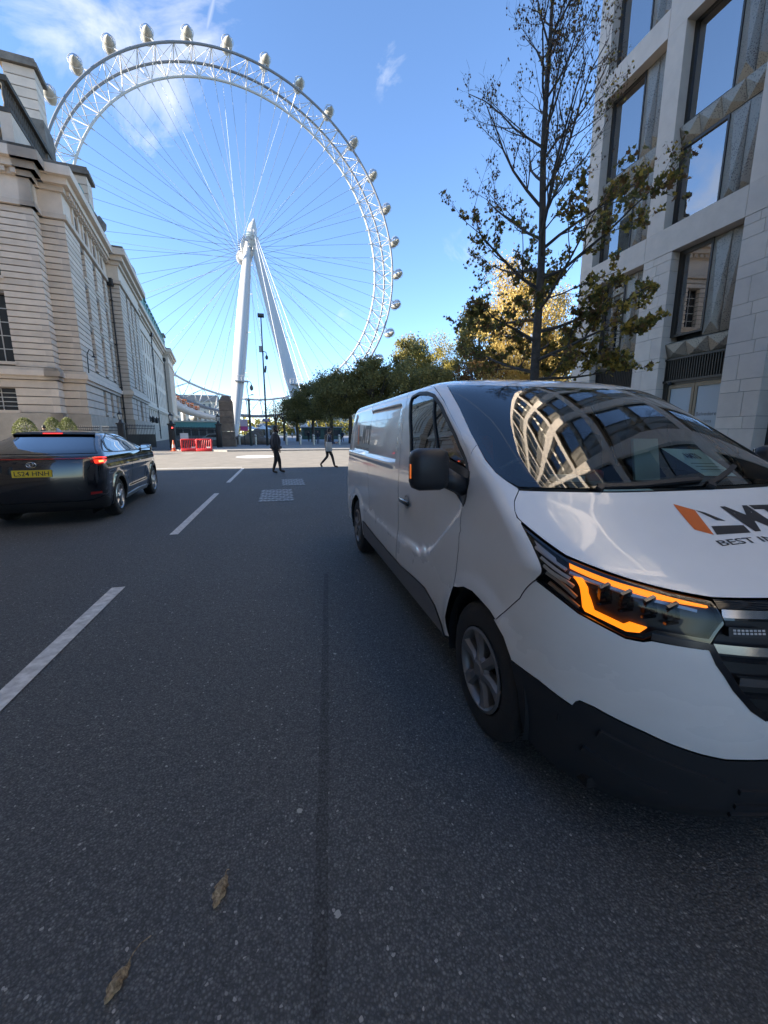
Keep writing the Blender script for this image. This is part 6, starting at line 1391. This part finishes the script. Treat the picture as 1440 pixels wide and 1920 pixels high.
# low garden buildings
def kiosk(lab,x0,x1,y,h,m,name):
    t=thing(name,lab,'kiosk',((x0+x1)/2,y,.1)); mb=MB(); mb.box(x0,x1,y,y+4,.1,h); obj('wall',mb,m,t); mb=MB(); mb.box(x0-.3,x1+.3,y-.5,y+4.3,h,h+.25); obj('roof',mb,mat('kiosk_roof',(.25,.25,.25),.6),t)
    n=max(2,int((x1-x0)/2))
    for k in range(n): mb=MB(); c=x0+(k+.5)*(x1-x0)/n; mb.box(c-.7,c+.7,y-.03,y-.005,.9,h-.5); obj('shutter',mb,mat('hall_pane'),t)
kiosk('dark green garden kiosk under the trees',5.0,14,97,2.7,mat('kiosk_green',(.03,.07,.055),.6),'garden_kiosk'); kiosk('pale pavilion with flat roof behind the lamp mast',-5.5,-.5,112,3.2,mat('kiosk_pale',(.35,.36,.37),.6),'garden_pavilion')
for i,(x,y) in enumerate(((-6.5,104),(-3.6,100))):
    t=thing('parasol',('white parasol left of the swan neck lamp','white parasol beside the tall mast')[i],'parasol',(x,y,.1),0,'white parasols in the gardens'); mb=MB(); mb.tube([(x,y,.1),(x,y,2.6)],.05,6); obj('pole',mb,IB,t); mb=MB(); mb.lathe([(2.0,2.4),(.05,3.2)],(x,y,0),8); obj('canopy',mb,mat('parasol_white',(.7,.7,.68),.8),t)
# parked car glimpsed behind the iron gate
def parked():
    t=thing('parked_car','pale parked car behind the closed iron gate','car',(-7.6,56,0)); mb=MB(); prof=[(-2.1,.35),(-2.15,.8),(-1.6,.95),(-.9,1.42),(.6,1.46),(1.4,1.0),(2.1,.85),(2.15,.35)]; n=len(prof); V=[(-7.6+x,55.2,z) for x,z in prof]+[(-7.6+x,56.9,z) for x,z in prof]; mb.add(V,[tuple(range(n)),tuple(range(2*n-1,n-1,-1))]+[(i,n+i,n+(i+1)%n,(i+1)%n) for i in range(n)]); obj('body',mb,mat('pale_car',(.40,.46,.47),.3),t)
    mb=MB(); mb.add([(-7.6+x,55.19,z) for x,z in ((-1.3,1.0),(-.85,1.36),(.5,1.38),(1.05,1.0))],[(0,1,2,3)]); obj('window',mb,mat('hall_pane'),t)
    for x in (-1.35,1.35): mb=MB(); mb.lathe([(.001,0),(.3,0),(.32,.05),(.32,.2)],(-7.6+x,55.15,.32),16,'y'); obj('wheel',mb,mat('tyre'),t)
parked()
# ---------------------------------------------------------------- people
def person(label,loc,rz,J,mats,regions,scale=1.0,hair=None,extras=None,fingers=True,cat='person',hair_len=0):
    """J: joint name -> (x,y,z) facing +y; body grown as one skin. regions(center)->material index"""
    E=[('pelvis','spine'),('spine','chest'),('chest','neck'),('neck','chin'),('chin','crown')]
    for s in 'lr': E+=[('chest','sh_'+s),('sh_'+s,'el_'+s),('el_'+s,'wr_'+s),('wr_'+s,'ha_'+s),('pelvis','hip_'+s),('hip_'+s,'kn_'+s),('kn_'+s,'an_'+s),('an_'+s,'toe_'+s)]
    RAD=dict(pelvis=(.150,.120),spine=(.150,.125),chest=(.165,.125),neck=(.062,.062),chin=(.078,.088),crown=(.070,.085),sh=(.075,.075),el=(.055,.055),wr=(.036,.036),ha=(.036,.022),hip=(.092,.095),kn=(.064,.066),an=(.044,.046),toe=(.045,.032))
    RAD.update(J.get('_rad',{}))
    names=[k for k in J if not k.startswith('_')]; idx={n:i for i,n in enumerate(names)}
    bm=bmesh.new(); sk=bm.verts.layers.skin.verify(); vs=[bm.verts.new(J[n]) for n in names]
    for n,v in zip(names,vs):
        k=n if n in RAD else n.split('_')[0]; v[sk].radius=RAD[k]; v[sk].use_root=(n=='pelvis')
    for a,b in E: bm.edges.new((vs[idx[a]],vs[idx[b]]))
    me=bpy.data.meshes.new('sk'); bm.to_mesh(me); bm.free(); o=bpy.data.objects.new('sk',me); COL.objects.link(o)
    o.modifiers.new('s','SKIN').use_smooth_shade=True; m=o.modifiers.new('u','SUBSURF'); m.levels=2; m.render_levels=2
    dg=bpy.context.evaluated_depsgraph_get(); dg.update(); res=bpy.data.meshes.new_from_object(o.evaluated_get(dg)); bpy.data.objects.remove(o)
    V=[Vector(v.co) for v in res.vertices]; F=[tuple(p.vertices) for p in res.polygons]; bpy.data.meshes.remove(res)
    t=thing('person',label,cat,loc,rz)
    mb=MB()
    for f in F:
        pass
    mb.v=[tuple(v*scale) for v in V]; mb.f=F; mb.mi=[regions(sum((V[i] for i in f),Vector())/len(f)) for f in F]
    # face: nose, ears; hands: five bent fingers each
    mb.cur=0; hd=(Vector(J['chin'])+Vector(J['crown']))/2; fw=Vector((0,1,0))
    def add_tube(p,r,n=6): mb.tube([q*scale for q in p],[x*scale for x in r],n)
    add_tube([hd+fw*.085+Vector((0,0,.015)),hd+fw*.108+Vector((0,0,-.02)),hd+fw*.09+Vector((0,0,-.03))],[.008,.016,.008])
    for s in (-1,1): add_tube([hd+Vector((s*.078,0,.02)),hd+Vector((s*.092,-.012,.005)),hd+Vector((s*.080,-.004,-.03))],[.012,.016,.010])
    if fingers:
        for s in 'lr':
            w=Vector(J['wr_'+s]); h=Vector(J['ha_'+s]); d=(h-w).normalized(); sd=d.cross(Vector((1,0,0)) if abs(d.x)<.8 else Vector((0,1,0))).normalized(); nn=d.cross(sd)
            for k,(o_,l) in enumerate(((-.027,.055),(-.009,.068),(.009,.064),(.026,.048))):
                p=h+sd*o_+d*.005; add_tube([p,p+d*l*.5+nn*.006,p+d*l*.85+nn*.022],[.0095,.0085,.007],5)
            p=w+(h-w)*.45+sd*-.035; add_tube([p,p+d*.03-sd*.02+nn*.008,p+d*.055-sd*.018+nn*.018],[.011,.010,.008],5)
    body=obj('body',mb,mats,t,world=False,smooth=True)
    # eyes and mouth
    mb=MB()
    for s in (-1,1): mb.cbox((hd+Vector((s*.032,.083,.018)))*scale,(.011*scale,.006*scale,.005*scale))
    mb.cbox((hd+Vector((0,.086,-.052)))*scale,(.020*scale,.005*scale,.004*scale)); obj('face_features',mb,mat('feature_dark',(.03,.02,.018),.6),body,world=False)
    if hair:
        mb=MB(); c=hd+Vector((0,-.012,.03)); n=16
        prof=[(.001,.118),(.05,.108),(.085,.07),(.097,.02),(.096,-.03-hair_len*.5),(.08,-.06-hair_len)]; mb.lathe([(r*scale,(c.z+h)*scale) for r,h in prof],(c.x*scale,c.y*scale,0),n)
        # pull the hairline back off the face
        mb.v=[(x,min(y,(c.y+.055)*scale) if z<(c.z+.07)*scale else y,z) for x,y,z in mb.v]; obj('hair',mb,hair,body,world=False,smooth=True)
    if extras: extras(t,scale)
    return t
skin_=mat('skin',(.30,.17,.115),.6); skin2=mat('skin_b',(.42,.26,.19),.6); black=mat('cloth_black',(.026,.028,.036),.85,bump=.3,scale=25); navy=mat('cloth_navy',(.03,.042,.085),.85,bump=.3,scale=25); trous=mat('cloth_trouser',(.022,.022,.024),.9); shoe=mat('shoe_black',(.015,.013,.012),.5); brown=mat('shoe_brown',(.09,.05,.025),.6); hairb=mat('hair_black',(.010,.009,.009),.6); whitec=mat('cloth_white',(.55,.55,.53),.9); vest=mat('cloth_vest',(.11,.085,.065),.8); jean=mat('cloth_jean',(.06,.08,.13),.9)
STAND=dict(pelvis=(0,0,.95),spine=(0,.01,1.12),chest=(0,0,1.34),neck=(0,.0,1.47),chin=(0,.02,1.56),crown=(0,.02,1.66),sh_l=(-.19,0,1.40),sh_r=(.19,0,1.40),el_l=(-.24,-.04,1.13),el_r=(.24,-.04,1.13),wr_l=(-.23,.05,.89),wr_r=(.23,.05,.89),ha_l=(-.225,.08,.81),ha_r=(.225,.08,.81),hip_l=(-.09,0,.90),hip_r=(.09,0,.90),kn_l=(-.10,.02,.50),kn_r=(.10,.02,.50),an_l=(-.10,-.01,.085),an_r=(.10,-.01,.085),toe_l=(-.11,.16,.04),toe_r=(.11,.16,.04))
def mk(**k): d=dict(STAND); d.update(k); return d
def reg_basic(top,leg,sh,hand_z=.9,neck=1.5):
    def f(c):
        if c.z<.10: return sh
        if c.z<.90 and abs(c.x)>.215 and c.z>.70: return 0
        if c.z<.93: return leg
        if c.z<neck: return top
        return 0
    return f
# man in black: facing right, stepping slowly
J1=mk(_rad=dict(spine=(.185,.185),chest=(.185,.155),pelvis=(.165,.150),el=(.068,.068),sh=(.095,.095),kn=(.075,.08),hip=(.105,.115)),spine=(0,.045,1.12),el_l=(-.27,-.10,1.13),wr_l=(-.26,-.06,.88),ha_l=(-.255,-.03,.80),el_r=(.27,-.03,1.13),wr_r=(.25,.07,.90),ha_r=(.24,.10,.82),kn_l=(-.10,.14,.50),an_l=(-.10,.17,.085),toe_l=(-.11,.34,.045),kn_r=(.10,-.02,.50),an_r=(.10,-.15,.085),toe_r=(.11,.02,.04),chin=(0,.045,1.56),crown=(0,.04,1.66))
def beard(t,s):
    b=[c for c in t.children if c.name.startswith('body')][0]
    mb=MB(); mb.cbox(Vector((0,.085,1.525))*s,(.058*s,.052*s,.048*s),b=.02); obj('beard',mb,hairb,b,world=False,smooth=True)
    mb=MB(); mb.lathe([(.075*s,1.435*s),(.088*s,1.475*s),(.075*s,1.495*s)],(0,.01,0),14); obj('collar',mb,whitec,b,world=False,smooth=True)
    mb=MB(); mb.lathe([(.19*s,.90*s),(.215*s,.94*s),(.20*s,1.0*s)],(0,.02,0),20); obj('jacket_hem',mb,black,b,world=False,smooth=True)
person('bearded man in black jacket and trousers crossing the road, hands down',(-.18,16.25,0),R(-78),J1,[skin_,black,trous,shoe],reg_basic(1,2,3),1.02,hairb,beard,hair_len=.03)
# man with vest and tote bag: striding right, seen from behind
J2=mk(_rad=dict(spine=(.165,.14),chest=(.175,.14),el=(.062,.062)),spine=(0,.03,1.12),chest=(0,.05,1.33),neck=(0,.07,1.46),chin=(0,.11,1.55),crown=(0,.11,1.65),sh_l=(-.19,.04,1.39),sh_r=(.19,.05,1.39),el_l=(-.24,-.02,1.13),wr_l=(-.22,.16,1.02),ha_l=(-.20,.24,1.02),el_r=(.25,.08,1.12),wr_r=(.23,.30,1.08),ha_r=(.21,.38,1.10),kn_l=(-.10,.02,.50),an_l=(-.10,-.30,.16),toe_l=(-.10,-.22,.045),kn_r=(.10,.18,.52),an_r=(.10,.28,.085),toe_r=(.10,.44,.04))
def tote(t,s):
    b=[c for c in t.children if c.name.startswith('body')][0]
    # ribs of the padded vest
    for z in np.arange(1.0,1.44,.065):
        mv=MB(); mv.lathe([(.165*s,(z-.026)*s),(.192*s,z*s),(.165*s,(z+.026)*s)],(0,.035*s,0),20); mv.v=[(x,(y-.035*s)*.86+.035*s,z_) for x,y,z_ in mv.v]; obj('vest_quilt',mv,vest,b,world=False,smooth=True)
def reg2(c):
    if c.z<.12 or (c.y<-.14 and c.z<.24): return 3
    if c.z<.95 and abs(c.x)<.17: return 2
    if abs(c.x)>.185 and c.z<1.42: return 4 if (c-Vector((.21,.38,1.10))).length>.12 and (c-Vector((-.20,.24,1.02))).length>.10 else 0
    if c.z<1.49: return 1
    return 0
p2=person('man in padded vest striding right with a white bag',(1.98,18.2,0),R(-82),J2,[skin2,vest,trous,brown,navy],reg2,1.0,hairb,tote,hair_len=.02)
tb=thing('tote_bag','white cloth bag hanging from the striding man','bag',(1.98,18.2,.66),R(-82)); mb=MB(); mb.cbox((.275,.0,.27),(.035,.135,.20),b=.02); obj('bag',mb,whitec,tb,world=False,smooth=True); mb=MB(); mb.tube([(.265,-.08,.45),(.24,-.03,.74),(.22,.02,.77),(.25,.05,.72),(.27,.08,.45)],.012,6); obj('strap',mb,whitec,tb,world=False)
ph=thing('mobile_phone','dark phone in the hand of the striding man','phone',(1.98,18.2,1.1),R(-82)); mb=MB(); mb.cbox((.20,.43,.03),(.035,.07,.006),Matrix.Rotation(R(35),3,'X'),b=.004); obj('case',mb,mat('van_gloss_black',(.006,.006,.008),.08),ph,world=False)
# distant passers-by
JW=mk(kn_l=(-.10,.14,.51),an_l=(-.10,.14,.085),toe_l=(-.10,.30,.04),kn_r=(.10,.02,.50),an_r=(.10,-.22,.12),toe_r=(.10,-.12,.04),wr_l=(-.24,-.10,.90),ha_l=(-.24,-.12,.82),wr_r=(.24,.16,.92),ha_r=(.24,.20,.84))
for lab,loc,rz,top,leg in (('person in dark top and jeans standing just beyond the bollards',(4.75,54.5,.1),R(170),black,jean),('far walker in dark coat under the garden trees',(4.6,70,.1),R(160),black,trous),('far walker near the tree trunks at the van edge',(9.6,66,.1),R(20),navy,trous),('far figure in pale top in the middle of the garden path',(1.4,98,.1),R(180),whitec,trous),('far figure in white beside the garden kiosk',(2.9,103,.1),R(150),whitec,jean)):
    person(lab,loc,rz,JW,[skin2,top,leg,shoe],reg_basic(1,2,3),1.0,hairb,None,fingers=False)
person('passer-by whose dark-haired head shows over the car between the bushes',(-14.75,31.7,.11),R(60),STAND,[skin_,black,trous,shoe],reg_basic(1,2,3),1.08,hairb,None,fingers=False)
